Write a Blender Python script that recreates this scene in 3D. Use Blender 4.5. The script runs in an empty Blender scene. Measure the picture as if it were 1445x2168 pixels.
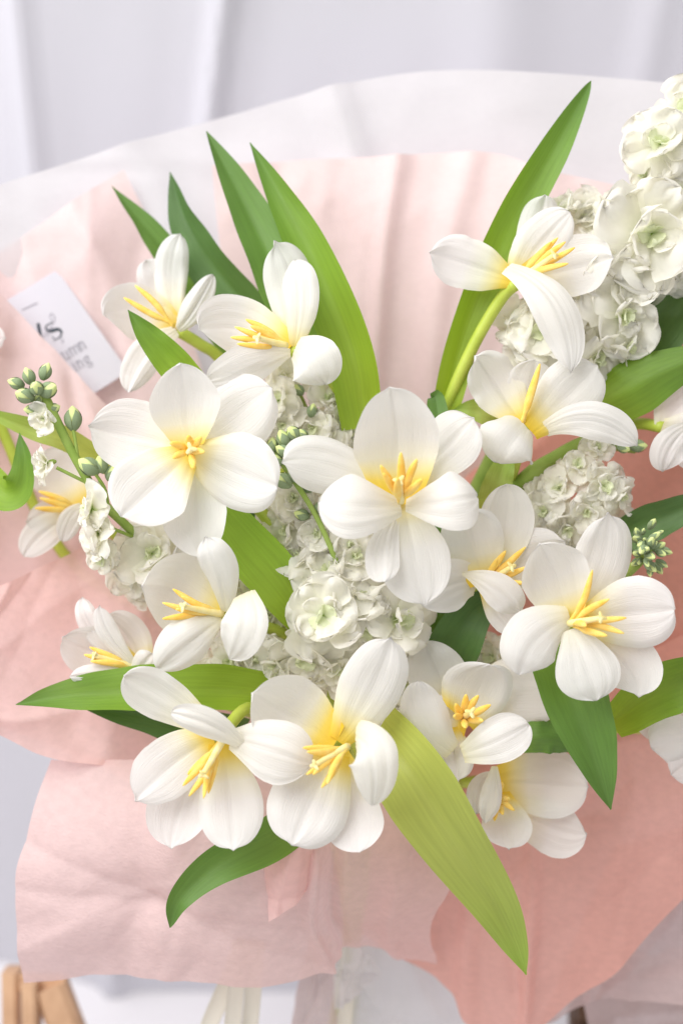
import bpy, math, random
import numpy as np
from mathutils import Vector, Matrix, noise

# ------------------------------------------------------------------ camera, light, exposure
scn = bpy.context.scene
PITCH = math.radians(30.0)
D = 0.80                       # camera to the focal plane through the flower heads (m)
K = 0.00025                    # metres per photo pixel on that plane
RIGHT = Vector((1, 0, 0))
FWD = Vector((0, math.cos(PITCH), -math.sin(PITCH)))
UP = Vector((0, math.sin(PITCH), math.cos(PITCH)))
FOCUS = Vector((0, 0, 0.69))
CAM = FOCUS - FWD * D

def V(x, y, z):
    """direction: x right, y up, z towards the viewer -> world"""
    return RIGHT * x + UP * y - FWD * z

def P(px, py, w=0.0):
    """photo pixel at a depth w (mm in front of the focal plane) -> world point"""
    s = (D - w * 0.001) / D
    return CAM + FWD * (D * s) + RIGHT * ((px - 722.5) * K * s) + UP * ((1084 - py) * K * s)

cd = bpy.data.cameras.new('camera')
cam = bpy.data.objects.new('camera', cd)
scn.collection.objects.link(cam)
cam.location = CAM
cam.rotation_euler = (math.pi / 2 - PITCH, 0, 0)
cd.sensor_fit = 'VERTICAL'; cd.sensor_height = 36
cd.lens = 18 / (1084 * K / D)
cd.clip_start = 0.02; cd.clip_end = 50
cd.dof.use_dof = True
cd.dof.focus_distance = D - 0.025
cd.dof.aperture_fstop = 3.4
scn.camera = cam

world = bpy.data.worlds.new('World'); scn.world = world
world.use_nodes = True
bg = world.node_tree.nodes['Background']
bg.inputs[0].default_value = (1.0, 0.97, 0.95, 1)
bg.inputs[1].default_value = 0.68

def area(name, loc, target, size, power, col):
    l = bpy.data.lights.new(name, 'AREA'); l.shape = 'SQUARE'; l.size = size
    l.energy = power; l.color = col
    o = bpy.data.objects.new(name, l); scn.collection.objects.link(o)
    o.location = loc
    o.rotation_euler = (target - loc).to_track_quat('-Z', 'Y').to_euler()
    return o
area('window_light', FOCUS + V(-0.70, 0.78, 0.80), FOCUS + V(-0.05, 0.02, 0), 1.2, 25, (1.0, 0.985, 0.98))

scn.view_settings.view_transform = 'Standard'
scn.view_settings.look = 'None'
scn.view_settings.gamma = 1.0
scn.view_settings.exposure = 0.12
scn.view_settings.use_curve_mapping = False
scn.render.engine = 'CYCLES'
scn.cycles.use_denoising = True
scn.cycles.max_bounces = 10
scn.cycles.diffuse_bounces = 5
scn.cycles.transmission_bounces = 6
scn.cycles.transparent_max_bounces = 10

# ------------------------------------------------------------------ helpers
COL = scn.collection
rnd = random.Random(7)

def make_obj(name, verts, faces, mat, parent=None, uvs=None, smooth=True, mats=None, midx=None):
    """verts: world Vectors. The object's origin sits at their centre."""
    n = len(verts)
    c = Vector((0, 0, 0))
    for v in verts: c += v
    c /= n
    me = bpy.data.meshes.new(name)
    me.from_pydata([tuple(v - c) for v in verts], [], faces)
    for m in (mats or [mat]): me.materials.append(m)
    if midx: me.polygons.foreach_set('material_index', midx)
    if smooth: me.polygons.foreach_set('use_smooth', [True] * len(me.polygons))
    if uvs:
        uv = me.uv_layers.new(name='UVMap')
        li = np.zeros(len(me.loops), dtype=np.int32)
        me.loops.foreach_get('vertex_index', li)
        arr = np.array(uvs, dtype=np.float32)[li]
        uv.data.foreach_set('uv', arr.ravel())
    me.update()
    o = bpy.data.objects.new(name, me); COL.objects.link(o)
    o['_c'] = tuple(c)
    if parent is not None:
        o.parent = parent
        o.location = c - Vector(parent['_c'])
    else:
        o.location = c
    return o

def empty(name, loc, label, cat, group=None):
    o = bpy.data.objects.new(name, None); COL.objects.link(o)
    o.location = loc; o['_c'] = tuple(loc); o.empty_display_size = 0.01
    tag(o, label, cat, group)
    return o

def tag(o, label, cat=None, group=None, kind=None):
    o['label'] = label
    if cat: o['category'] = cat
    if group: o['group'] = group
    if kind: o['kind'] = kind
    return o

def catmull(pts, n):
    """resample a list of vectors to n points along a Catmull-Rom curve"""
    pts = [Vector(p) for p in pts]
    if len(pts) == 2:
        return [pts[0].lerp(pts[1], i / (n - 1)) for i in range(n)]
    ext = [pts[0] * 2 - pts[1]] + pts + [pts[-1] * 2 - pts[-2]]
    m = len(pts) - 1
    out = []
    for i in range(n):
        u = i / (n - 1) * m
        k = min(int(u), m - 1); t = u - k
        a, b, c, d = ext[k], ext[k + 1], ext[k + 2], ext[k + 3]
        out.append(0.5 * ((2 * b) + (c - a) * t + (2 * a - 5 * b + 4 * c - d) * t * t + (3 * b - a - 3 * c + d) * t ** 3))
    return out

def tube(name, pts, radii, mat, parent, n=16, seg=10, groove=0.0, cap=True):
    """pts: world control points; radii: function of t or a number (m)"""
    cv = catmull(pts, n)
    rf = radii if callable(radii) else (lambda t: radii)
    verts, faces, uvs = [], [], []
    ref = -FWD
    for i in range(n):
        t = i / (n - 1)
        tg = (cv[min(i + 1, n - 1)] - cv[max(i - 1, 0)]).normalized()
        a = ref - tg * ref.dot(tg)
        if a.length < 1e-4: a = UP - tg * UP.dot(tg)
        a.normalize(); b = tg.cross(a); r = rf(t)
        for j in range(seg):
            th = 2 * math.pi * j / seg
            rr = r * (1 - groove * (0.5 + 0.5 * math.cos(2 * th)))
            verts.append(cv[i] + a * (math.cos(th) * rr) + b * (math.sin(th) * rr)); uvs.append((j / seg, t))
    for i in range(n - 1):
        for j in range(seg):
            k = (j + 1) % seg
            faces.append((i * seg + j, i * seg + k, (i + 1) * seg + k, (i + 1) * seg + j))
    if cap:
        faces.append(tuple(reversed(range(seg)))); faces.append(tuple(range((n - 1) * seg, n * seg)))
    return make_obj(name, verts, faces, mat, parent, uvs)

# ------------------------------------------------------------------ materials
def new_mat(name):
    m = bpy.data.materials.new(name); m.use_nodes = True
    nt = m.node_tree; nt.nodes.clear()
    out = nt.nodes.new('ShaderNodeOutputMaterial')
    return m, nt, out

def nd(nt, t, **kw):
    n = nt.nodes.new(t)
    for k, v in kw.items():
        if hasattr(n, k): setattr(n, k, v)
    return n

def ramp(nt, src, stops):
    r = nd(nt, 'ShaderNodeValToRGB')
    el = r.color_ramp.elements
    while len(el) < len(stops): el.new(0.5)
    for e, (p, c) in zip(el, stops):
        e.position = p; e.color = (*c, 1)
    nt.links.new(src, r.inputs[0])
    return r.outputs[0]

def thin_mat(name, color_stops=None, color=None, transl=0.35, rough=0.5, spec=0.3, bump=None, transp=0.0,
             mottle=None, transl_col=None, sheen=0.0, trans_tint=None, coords='UV'):
    """a thin sheet (petal, leaf, paper): diffuse + light passing through. color_stops run along UV.y"""
    m, nt, out = new_mat(name)
    L = nt.links.new
    tc = nd(nt, 'ShaderNodeTexCoord')
    sep = nd(nt, 'ShaderNodeSeparateXYZ'); L(tc.outputs['UV'], sep.inputs[0])
    if color_stops:
        col = ramp(nt, sep.outputs[1], color_stops)
    else:
        rgb = nd(nt, 'ShaderNodeRGB'); rgb.outputs[0].default_value = (*color, 1); col = rgb.outputs[0]
    if mottle:
        scale, amount, stretch = mottle
        mp = nd(nt, 'ShaderNodeMapping'); mp.inputs['Scale'].default_value = stretch
        L(tc.outputs[coords], mp.inputs[0])
        nz = nd(nt, 'ShaderNodeTexNoise'); nz.inputs['Scale'].default_value = scale; nz.inputs['Detail'].default_value = 5
        L(mp.outputs[0], nz.inputs['Vector'])
        mx = nd(nt, 'ShaderNodeMix', data_type='RGBA', blend_type='MULTIPLY')
        mr = nd(nt, 'ShaderNodeMapRange'); mr.inputs[1].default_value = 0.3; mr.inputs[2].default_value = 0.7
        mr.inputs[3].default_value = 1 - amount; mr.inputs[4].default_value = 1 + amount * 0.4
        L(nz.outputs[0], mr.inputs[0])
        mx.inputs[0].default_value = 1.0
        L(col, mx.inputs[6]); L(mr.outputs[0], mx.inputs[7]); col = mx.outputs[2]
    p = nd(nt, 'ShaderNodeBsdfPrincipled')
    p.inputs['Roughness'].default_value = rough
    p.inputs['Specular IOR Level'].default_value = spec
    if sheen: p.inputs['Sheen Weight'].default_value = sheen
    L(col, p.inputs['Base Color'])
    tr = nd(nt, 'ShaderNodeBsdfTranslucent')
    if transl_col:
        mx2 = nd(nt, 'ShaderNodeMix', data_type='RGBA', blend_type='MULTIPLY'); mx2.inputs[0].default_value = 1
        L(col, mx2.inputs[6]); mx2.inputs[7].default_value = (*transl_col, 1); L(mx2.outputs[2], tr.inputs[0])
    else:
        L(col, tr.inputs[0])
    if bump:
        scale, strength, stretch, dist = bump
        mp = nd(nt, 'ShaderNodeMapping'); mp.inputs['Scale'].default_value = stretch
        L(tc.outputs[coords], mp.inputs[0])
        nz = nd(nt, 'ShaderNodeTexNoise'); nz.inputs['Scale'].default_value = scale; nz.inputs['Detail'].default_value = 4
        L(mp.outputs[0], nz.inputs['Vector'])
        b = nd(nt, 'ShaderNodeBump'); b.inputs['Strength'].default_value = strength; b.inputs['Distance'].default_value = dist
        L(nz.outputs[0], b.inputs['Height']); L(b.outputs[0], p.inputs['Normal']); L(b.outputs[0], tr.inputs['Normal'])
    mix = nd(nt, 'ShaderNodeMixShader'); mix.inputs[0].default_value = transl
    L(p.outputs[0], mix.inputs[1]); L(tr.outputs[0], mix.inputs[2])
    last = mix.outputs[0]
    if transp:
        tp = nd(nt, 'ShaderNodeBsdfTransparent')
        if trans_tint: tp.inputs[0].default_value = (*trans_tint, 1)
        m2 = nd(nt, 'ShaderNodeMixShader'); m2.inputs[0].default_value = transp
        L(last, m2.inputs[1]); L(tp.outputs[0], m2.inputs[2]); last = m2.outputs[0]
    L(last, out.inputs[0])
    return m

def solid_mat(name, color, rough=0.5, spec=0.3, mottle=None, sss=0.0, bump=None, color2=None, coords='Object', wave=None):
    m, nt, out = new_mat(name); L = nt.links.new
    tc = nd(nt, 'ShaderNodeTexCoord')
    p = nd(nt, 'ShaderNodeBsdfPrincipled')
    p.inputs['Roughness'].default_value = rough; p.inputs['Specular IOR Level'].default_value = spec
    if sss:
        p.inputs['Subsurface Weight'].default_value = sss
        p.inputs['Subsurface Radius'].default_value = (1, 0.8, 0.4); p.inputs['Subsurface Scale'].default_value = 0.002
    p.inputs['Base Color'].default_value = (*color, 1)
    if color2:
        nz = nd(nt, 'ShaderNodeTexNoise'); nz.inputs['Scale'].default_value = mottle[0]; nz.inputs['Detail'].default_value = 6
        mp = nd(nt, 'ShaderNodeMapping'); mp.inputs['Scale'].default_value = mottle[1]
        L(tc.outputs[coords], mp.inputs[0]); L(mp.outputs[0], nz.inputs['Vector'])
        c = ramp(nt, nz.outputs[0], [(0.35, color), (0.65, color2)])
        L(c, p.inputs['Base Color'])
    if bump:
        nz2 = nd(nt, 'ShaderNodeTexNoise'); nz2.inputs['Scale'].default_value = bump[0]; nz2.inputs['Detail'].default_value = 5
        L(tc.outputs[coords], nz2.inputs['Vector'])
        b = nd(nt, 'ShaderNodeBump'); b.inputs['Strength'].default_value = bump[1]; b.inputs['Distance'].default_value = bump[2]
        L(nz2.outputs[0], b.inputs['Height']); L(b.outputs[0], p.inputs['Normal'])
    L(p.outputs[0], out.inputs[0])
    return m

PET = [(0.0, (0.86, 0.60, 0.045)), (0.10, (0.90, 0.70, 0.13)), (0.20, (0.90, 0.81, 0.42)), (0.34, (0.90, 0.88, 0.76)), (0.55, (0.87, 0.862, 0.85)), (1.0, (0.87, 0.864, 0.862))]
M_PETAL = thin_mat('tulip_petal_white', PET, transl=0.40, rough=0.45, spec=0.25,
                   bump=(7, 0.32, (8, 0.6, 1), 0.0012), transl_col=(1.0, 0.985, 0.945))
M_STOCK = thin_mat('stock_petal_cream', [(0.0, (0.42, 0.60, 0.16)), (0.08, (0.66, 0.76, 0.40)), (0.22, (0.91, 0.915, 0.83)), (1.0, (0.95, 0.942, 0.915))],
                   transl=0.48, rough=0.6, spec=0.1, bump=(7, 0.3, (8, 2, 1), 0.0004), transl_col=(1.0, 0.98, 0.88))
M_TUFT = thin_mat('stock_heart_green', color=(0.80, 0.85, 0.60), transl=0.3, rough=0.6, spec=0.15)
M_STAMEN = solid_mat('stamen_yellow', (0.88, 0.56, 0.10), rough=0.6, spec=0.2, sss=0.3, color2=(0.90, 0.66, 0.20), mottle=(220, (1, 1, 1)), bump=(900, 0.3, 0.0005))
M_PISTIL = solid_mat('pistil_pale_yellow', (0.85, 0.70, 0.26), rough=0.5, sss=0.3, color2=(0.88, 0.78, 0.42), mottle=(200, (1, 1, 1)))
M_STEM = solid_mat('stem_yellow_green', (0.40, 0.50, 0.06), rough=0.42, spec=0.4, sss=0.2, color2=(0.50, 0.58, 0.10), mottle=(60, (1, 1, 1)), bump=(400, 0.15, 0.0004))
M_STALK = solid_mat('stalk_mid_green', (0.24, 0.36, 0.07), rough=0.6, spec=0.2, color2=(0.32, 0.43, 0.11), mottle=(80, (1, 1, 1)), bump=(700, 0.3, 0.0004))
M_SEPAL = solid_mat('sepal_grey_green', (0.17, 0.24, 0.14), rough=0.8, spec=0.15, color2=(0.34, 0.42, 0.24), mottle=(300, (1, 1, 1)), bump=(1200, 0.4, 0.0004))
M_BUD = solid_mat('bud_pale_green', (0.52, 0.64, 0.20), rough=0.6, spec=0.2, sss=0.3, color2=(0.72, 0.78, 0.42), mottle=(180, (1, 1, 1)))

def leaf_mat(name, base, mid, tip, transl=0.35):
    return thin_mat(name, [(0.0, base), (0.45, mid), (1.0, tip)], transl=transl, rough=0.38, spec=0.4,
                    bump=(6, 0.3, (16, 0.5, 1), 0.0008), mottle=(3, 0.12, (7, 1.3, 1)), transl_col=(1.0, 1.0, 0.45))
LEAF_BRIGHT = leaf_mat('leaf_bright', (0.36, 0.52, 0.04), (0.24, 0.42, 0.045), (0.13, 0.27, 0.06), 0.42)
LEAF_MID = leaf_mat('leaf_mid', (0.21, 0.37, 0.06), (0.16, 0.31, 0.065), (0.12, 0.24, 0.06), 0.34)
LEAF_FRESH = leaf_mat('leaf_fresh', (0.42, 0.60, 0.07), (0.34, 0.58, 0.06), (0.26, 0.48, 0.06), 0.42)
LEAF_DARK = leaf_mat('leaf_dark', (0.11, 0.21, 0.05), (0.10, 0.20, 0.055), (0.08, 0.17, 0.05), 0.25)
LEAF_LIME = leaf_mat('leaf_lime', (0.52, 0.58, 0.12), (0.42, 0.50, 0.13), (0.32, 0.50, 0.09), 0.40)

def paper_mat(name, col, transp, transl, fibre=0.5, sheen=0.0, tint=None, mott=0.06):
    return thin_mat(name, color=col, transl=transl, rough=0.6, spec=0.12, transp=transp, sheen=sheen,
                    bump=(650, fibre, (0.7, 1, 1.2), 0.0006), mottle=(230, mott, (0.8, 1, 1.4)), trans_tint=tint, coords='Object')
PINK = paper_mat('tissue_pink', (0.94, 0.68, 0.66), 0.10, 0.42, fibre=0.3, tint=(1, .8, .78))
CORAL_SHADE = paper_mat('tissue_coral_shade', (0.84, 0.44, 0.36), 0.05, 0.40, fibre=0.35)  # shade and layering of the pink back tissue, put into a deeper colour
CORAL = paper_mat('tissue_coral', (0.90, 0.51, 0.44), 0.10, 0.42, fibre=0.35, tint=(1, .78, .75))
PINK_BACK = paper_mat('tissue_blush', (0.92, 0.745, 0.735), 0.10, 0.34, mott=0.03, fibre=0.15, tint=(1, .85, .84))
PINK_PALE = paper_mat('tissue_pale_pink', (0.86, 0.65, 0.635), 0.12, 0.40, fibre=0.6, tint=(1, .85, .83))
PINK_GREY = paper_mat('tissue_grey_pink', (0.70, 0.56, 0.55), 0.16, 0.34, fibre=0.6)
VELLUM = paper_mat('vellum_white', (0.83, 0.81, 0.825), 0.12, 0.45, fibre=0.05, mott=0.015)

# ------------------------------------------------------------------ sheets of paper
def sheet(name, rows, mat, label, cat='wrapping paper', nu=70, nv=60, crumple=0.0012, seed=0, pleats=(), group=None, parent=None, freq=14.0, creases=16, crease=0.0045):
    """rows of (px, py, w) control points, lofted into one smooth sheet with creases"""
    R = [catmull([P(*p) for p in r], nu) for r in rows]
    G = [[None] * nu for _ in range(nv)]
    for i in range(nu):
        c = catmull([r[i] for r in R], nv)
        for j in range(nv): G[j][i] = c[j]
    off = Vector((seed * 3.1, seed * 1.7, seed * 5.3))
    rc = random.Random(seed * 7 + 1)
    lines = []
    for k in range(creases):                       # straight folds left by handling: most run from the binding to the rim
        a = rc.gauss(0, 0.35) if k % 3 else rc.uniform(0, math.pi)
        lines.append((math.cos(a), math.sin(a), rc.uniform(0.1, 0.9), rc.uniform(0.1, 0.9), rc.choice((-1, 1)) * rc.uniform(0.3, 1.0), rc.uniform(0.05, 0.16)))
    verts, uvs = [], []
    for j in range(nv):
        for i in range(nu):
            p = G[j][i]
            du = G[j][min(i + 1, nu - 1)] - G[j][max(i - 1, 0)]
            dv = G[min(j + 1, nv - 1)][i] - G[max(j - 1, 0)][i]
            n = du.cross(dv)
            if n.length > 1e-12: n.normalize()
            if n.dot(FWD) > 0: n = -n
            u, v = i / (nu - 1), j / (nv - 1)
            h = 0.0
            if crumple:
                q = p * freq + off
                a = noise.noise(q); b = noise.noise(q * 2.3 + Vector((9, 2, 4)))
                h += crumple * (1.6 * (1 - 2 * abs(a)) + 0.8 * (1 - 2 * abs(b)) + 0.35 * noise.noise(q * 6))
            for (ca, sa, uc, vc, am, wd) in lines:
                dd = (u - uc) * ca + (v - vc) * sa
                h += am * crease * math.exp(-abs(dd) / wd)
            for (u0, u1, amp, wd) in pleats:      # a fold running from u0 at the bottom row to u1 at the rim
                uc = u0 + (u1 - u0) * v
                h += amp * math.exp(-((u - uc) / wd) ** 2)
            verts.append(p + n * h); uvs.append((u, v))
    faces = [(j * nu + i, j * nu + i + 1, (j + 1) * nu + i + 1, (j + 1) * nu + i) for j in range(nv - 1) for i in range(nu - 1)]
    o = make_obj(name, verts, faces, mat, parent, uvs)
    if parent is None: tag(o, label, cat, group)
    return o

# ------------------------------------------------------------------ setting: curtain and table top
def build_setting():
    mc, nt, out = new_mat('curtain_cloth')
    L = nt.links.new
    tc = nd(nt, 'ShaderNodeTexCoord')
    p = nd(nt, 'ShaderNodeBsdfPrincipled'); p.inputs['Roughness'].default_value = 0.85; p.inputs['Specular IOR Level'].default_value = 0.1
    p.inputs['Base Color'].default_value = (0.655, 0.65, 0.71, 1); p.inputs['Sheen Weight'].default_value = 0.1
    wv = nd(nt, 'ShaderNodeTexWave'); wv.inputs['Scale'].default_value = 350; wv.bands_direction = 'X'
    wv2 = nd(nt, 'ShaderNodeTexWave'); wv2.inputs['Scale'].default_value = 350; wv2.bands_direction = 'Z'
    nz = nd(nt, 'ShaderNodeTexNoise'); nz.inputs['Scale'].default_value = 40; nz.inputs['Detail'].default_value = 6
    for w in (wv, wv2, nz): L(tc.outputs['Object'], w.inputs['Vector'])
    ad = nd(nt, 'ShaderNodeMath', operation='ADD'); L(wv.outputs['Fac'], ad.inputs[0]); L(wv2.outputs['Fac'], ad.inputs[1])
    ad2 = nd(nt, 'ShaderNodeMath', operation='ADD'); L(ad.outputs[0], ad2.inputs[0]); L(nz.outputs[0], ad2.inputs[1])
    b = nd(nt, 'ShaderNodeBump'); b.inputs['Strength'].default_value = 0.25; b.inputs['Distance'].default_value = 0.0008
    L(ad2.outputs[0], b.inputs['Height']); L(b.outputs[0], p.inputs['Normal'])
    tr = nd(nt, 'ShaderNodeBsdfTranslucent'); tr.inputs[0].default_value = (0.655, 0.65, 0.71, 1)
    mx = nd(nt, 'ShaderNodeMixShader'); mx.inputs[0].default_value = 0.2
    L(p.outputs[0], mx.inputs[1]); L(tr.outputs[0], mx.inputs[2]); L(mx.outputs[0], out.inputs[0])

    Y0 = 0.30
    nu, nv = 260, 90
    verts, uvs = [], []
    x0, x1, z0, z1 = -0.75, 0.75, TABLE_Z + 0.002, 1.2
    for j in range(nv):
        v = j / (nv - 1); z = z0 + (z1 - z0) * v
        for i in range(nu):
            u = i / (nu - 1); x = x0 + (x1 - x0) * u
            d = 0.0
            # hanging folds: (x at z=0.62, lean, depth, half width)
            for xc, lean, amp, wd in FOLDS:
                t = (x - (xc + lean * (z - 0.89)))
                d += amp * (math.exp(-(t / wd) ** 2) + 0.35 * max(0.0, 1 - abs(t) / (wd * 5)))
            if x < -0.205: d -= 0.30 * min(0.12, -0.205 - x)
            d += 0.004 * noise.noise(Vector((x * 7, z * 1.3, 3.3))) + 0.0016 * noise.noise(Vector((x * 24, z * 9, 1.3)))
            verts.append(Vector((x, Y0 - d, z))); uvs.append((u, v))
    faces = [(j * nu + i, j * nu + i + 1, (j + 1) * nu + i + 1, (j + 1) * nu + i) for j in range(nv - 1) for i in range(nu - 1)]
    o = make_obj('curtain', verts, faces, mc, None, uvs)
    tag(o, 'white cotton curtain hanging in soft vertical folds behind the bouquet', 'curtain')

    mt = solid_mat('table_cloth_white', (0.78, 0.77, 0.80), rough=0.8, spec=0.1, color2=(0.75, 0.74, 0.77), mottle=(9, (1, 1, 1)), bump=(60, 0.2, 0.001))
    nu, nv = 60, 40
    verts = []
    for j in range(nv):
        for i in range(nu):
            x = -0.75 + 1.5 * i / (nu - 1); y = -0.75 + 1.1 * j / (nv - 1)
            verts.append(Vector((x, y, TABLE_Z + 0.003 * noise.noise(Vector((x * 6, y * 6, 0))))))
    faces = [(j * nu + i, j * nu + i + 1, (j + 1) * nu + i + 1, (j + 1) * nu + i) for j in range(nv - 1) for i in range(nu - 1)]
    o = make_obj('table_top', verts, faces, mt)
    o['kind'] = 'structure'; o['label'] = 'white cloth covered table top under the bouquet'

TABLE_Z = 0.0
FOLDS = [(-0.205, 0.0, 0.006, 0.006), (-0.075, 0.16, 0.009, 0.006), (0.10, 0.05, 0.008, 0.03), (0.30, -0.05, 0.010, 0.02), (0.2, 0.1, .004, .012)]
build_setting()

# ------------------------------------------------------------------ bouquet papers
GP = 'papers wrapped round the bouquet'
sheet('vellum_paper', [
    [(-140, 1300, -75), (250, 1500, -130), (560, 1800, -165), (800, 1800, -168), (1100, 1650, -150), (1600, 1350, -80)],
    [(-140, 800, -75), (200, 900, -118), (520, 1000, -148), (850, 1000, -152), (1200, 950, -135), (1600, 800, -70)],
    [(-140, 520, -75), (180, 500, -108), (500, 480, -128), (860, 450, -132), (1200, 430, -118), (1600, 420, -60)],
    [(-140, 440, -75), (120, 356, -105), (420, 262, -122), (800, 166, -126), (1080, 150, -110), (1600, 192, -55)]],
    VELLUM, 'white translucent vellum sheet rising highest behind the pink tissue', seed=1, crumple=0.0008,
    pleats=[(0.55, 0.545, 0.010, 0.018), (0.35, 0.3, 0.006, 0.03), (0.75, 0.8, 0.006, 0.05)])
sheet('tissue_paper', [
    [(-150, 1500, -40), (60, 1560, -100), (250, 1640, -130), (430, 1750, -145), (600, 1850, -158)],
    [(-150, 1000, -40), (20, 1000, -90), (180, 1000, -110), (330, 1000, -122), (480, 1000, -132)],
    [(-150, 760, -40), (0, 720, -88), (130, 660, -102), (240, 590, -108), (345, 545, -112)],
    [(-150, 610, -40), (-20, 545, -85), (90, 474, -97), (180, 412, -101), (262, 362, -104)]],
    PINK_BACK, 'pink tissue sheet at the back, carrying the white card', seed=2, nu=50, crumple=0.0012, group=None)
sheet('tissue_paper', [
    [(600, 1850, -155), (700, 1860, -157), (800, 1850, -157), (930, 1800, -150), (1080, 1700, -140), (1250, 1550, -110), (1640, 1400, -50)],
    [(560, 1100, -132), (680, 1100, -138), (800, 1100, -140), (950, 1080, -135), (1120, 1050, -120), (1300, 1000, -98), (1640, 900, -45)],
    [(478, 620, -116), (640, 610, -122), (810, 600, -124), (990, 600, -118), (1170, 620, -105), (1380, 640, -82), (1640, 620, -40)],
    [(448, 352, -108), (640, 341, -115), (830, 333, -116), (1035, 328, -108), (1170, 366, -98), (1345, 402, -80), (1640, 480, -35)]],
    PINK_BACK, 'broad pink tissue sheet standing straight behind the tulips with soft upright folds', seed=3, nu=100, nv=80, crumple=0.0012,
    pleats=[(0.30, 0.345, 0.007, 0.018), (0.2, 0.22, 0.004, 0.03), (0.42, 0.47, 0.006, 0.03), (0.62, 0.66, 0.006, 0.04), (0.1, 0.12, -0.004, 0.03)])
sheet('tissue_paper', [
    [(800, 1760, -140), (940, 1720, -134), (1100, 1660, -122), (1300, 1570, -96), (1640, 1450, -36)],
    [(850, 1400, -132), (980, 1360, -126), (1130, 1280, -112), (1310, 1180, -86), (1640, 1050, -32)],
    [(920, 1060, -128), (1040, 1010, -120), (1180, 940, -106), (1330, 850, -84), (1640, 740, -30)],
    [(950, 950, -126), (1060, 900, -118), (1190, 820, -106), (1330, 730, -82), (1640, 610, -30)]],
    CORAL_SHADE, 'added deep coral sheet painting the shade on the layered pink back tissue behind the wide tulip by the bud cluster', seed=13, nu=60, nv=50, crumple=0.0014)  # added sheet: its darker coral paints the shade on the pink back tissue
sheet('tissue_paper', [
    [(-150, 1330, -20), (0, 1330, -64), (140, 1345, -86), (280, 1390, -100), (430, 1450, -118)],
    [(-150, 980, -20), (0, 1000, -66), (130, 1040, -84), (260, 1080, -98), (400, 1150, -112)],
    [(-150, 470, -24), (8, 636, -70), (108, 738, -82), (206, 846, -92), (340, 975, -106)]],
    PINK_BACK, 'pale pink tissue sheet folded over the lower edge of the white card', seed=4, nu=40, nv=40, crumple=0.0010)
sheet('tissue_paper', [
    [(-150, 1480, 15), (0, 1556, -12), (110, 1606, -30), (350, 1642, -60), (620, 1720, -100)],
    [(-150, 1400, 18), (0, 1440, -12), (130, 1450, -36), (330, 1470, -68), (600, 1560, -108)],
    [(-150, 1330, 16), (0, 1320, -18), (130, 1290, -45), (300, 1290, -78), (540, 1380, -114)],
    [(-150, 1290, 10), (0, 1240, -25), (125, 1184, -50), (255, 1140, -85), (480, 1240, -116)]],
    PINK, 'rose pink tissue wing wrapped in front of the left tulips', seed=5, nu=80, nv=60, crumple=0.0007, creases=20, crease=0.005)
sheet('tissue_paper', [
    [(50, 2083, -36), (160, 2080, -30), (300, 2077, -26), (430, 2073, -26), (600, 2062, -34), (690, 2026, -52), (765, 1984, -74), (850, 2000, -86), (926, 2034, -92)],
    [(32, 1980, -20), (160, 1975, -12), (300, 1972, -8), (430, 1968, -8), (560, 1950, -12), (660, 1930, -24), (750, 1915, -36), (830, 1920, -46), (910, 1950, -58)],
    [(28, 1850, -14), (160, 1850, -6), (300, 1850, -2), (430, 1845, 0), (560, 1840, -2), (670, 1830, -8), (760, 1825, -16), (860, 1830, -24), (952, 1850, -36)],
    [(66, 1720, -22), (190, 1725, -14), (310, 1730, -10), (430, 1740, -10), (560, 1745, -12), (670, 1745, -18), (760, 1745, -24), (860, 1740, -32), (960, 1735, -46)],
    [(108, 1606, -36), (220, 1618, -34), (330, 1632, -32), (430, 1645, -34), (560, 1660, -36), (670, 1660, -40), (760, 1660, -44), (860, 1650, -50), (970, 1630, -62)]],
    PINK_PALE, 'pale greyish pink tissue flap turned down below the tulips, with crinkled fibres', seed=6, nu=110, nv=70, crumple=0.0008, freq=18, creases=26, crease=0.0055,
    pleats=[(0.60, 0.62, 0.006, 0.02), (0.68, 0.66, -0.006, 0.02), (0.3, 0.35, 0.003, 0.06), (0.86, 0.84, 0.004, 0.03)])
sheet('tissue_paper', [
    [(768, 1968, -106), (900, 2058, -104), (1010, 2182, -98), (1090, 2250, -92), (1163, 2166, -84), (1300, 2036, -74), (1445, 1896, -60), (1540, 1804, -48)],
    [(775, 1880, -84), (890, 1920, -80), (1000, 1960, -72), (1100, 1960, -64), (1190, 1900, -58), (1300, 1820, -52), (1420, 1720, -44), (1540, 1630, -32)],
    [(785, 1760, -80), (885, 1770, -78), (990, 1780, -74), (1090, 1760, -70), (1180, 1720, -66), (1280, 1660, -60), (1400, 1570, -50), (1540, 1480, -34)],
    [(800, 1600, -104), (880, 1600, -104), (980, 1600, -102), (1080, 1590, -100), (1170, 1540, -96), (1270, 1480, -88), (1390, 1390, -74), (1540, 1290, -50)]],
    CORAL, 'coral pink tissue flap spreading out under the largest lime green leaf', seed=7, nu=110, nv=90, crumple=0.0007, creases=24, crease=0.0055,
    pleats=[(0.45, 0.5, 0.006, 0.03), (0.7, 0.66, 0.004, 0.05), (0.25, 0.3, 0.005, 0.03)])
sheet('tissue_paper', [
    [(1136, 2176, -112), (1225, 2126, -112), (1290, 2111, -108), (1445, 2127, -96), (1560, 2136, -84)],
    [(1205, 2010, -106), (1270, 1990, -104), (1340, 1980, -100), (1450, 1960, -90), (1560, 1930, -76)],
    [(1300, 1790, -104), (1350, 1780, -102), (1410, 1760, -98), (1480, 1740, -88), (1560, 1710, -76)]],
    PINK_GREY, 'greyish pink tissue corner poking out under the coral flap', seed=8, nu=40, nv=40, crumple=0.0010)
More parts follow.
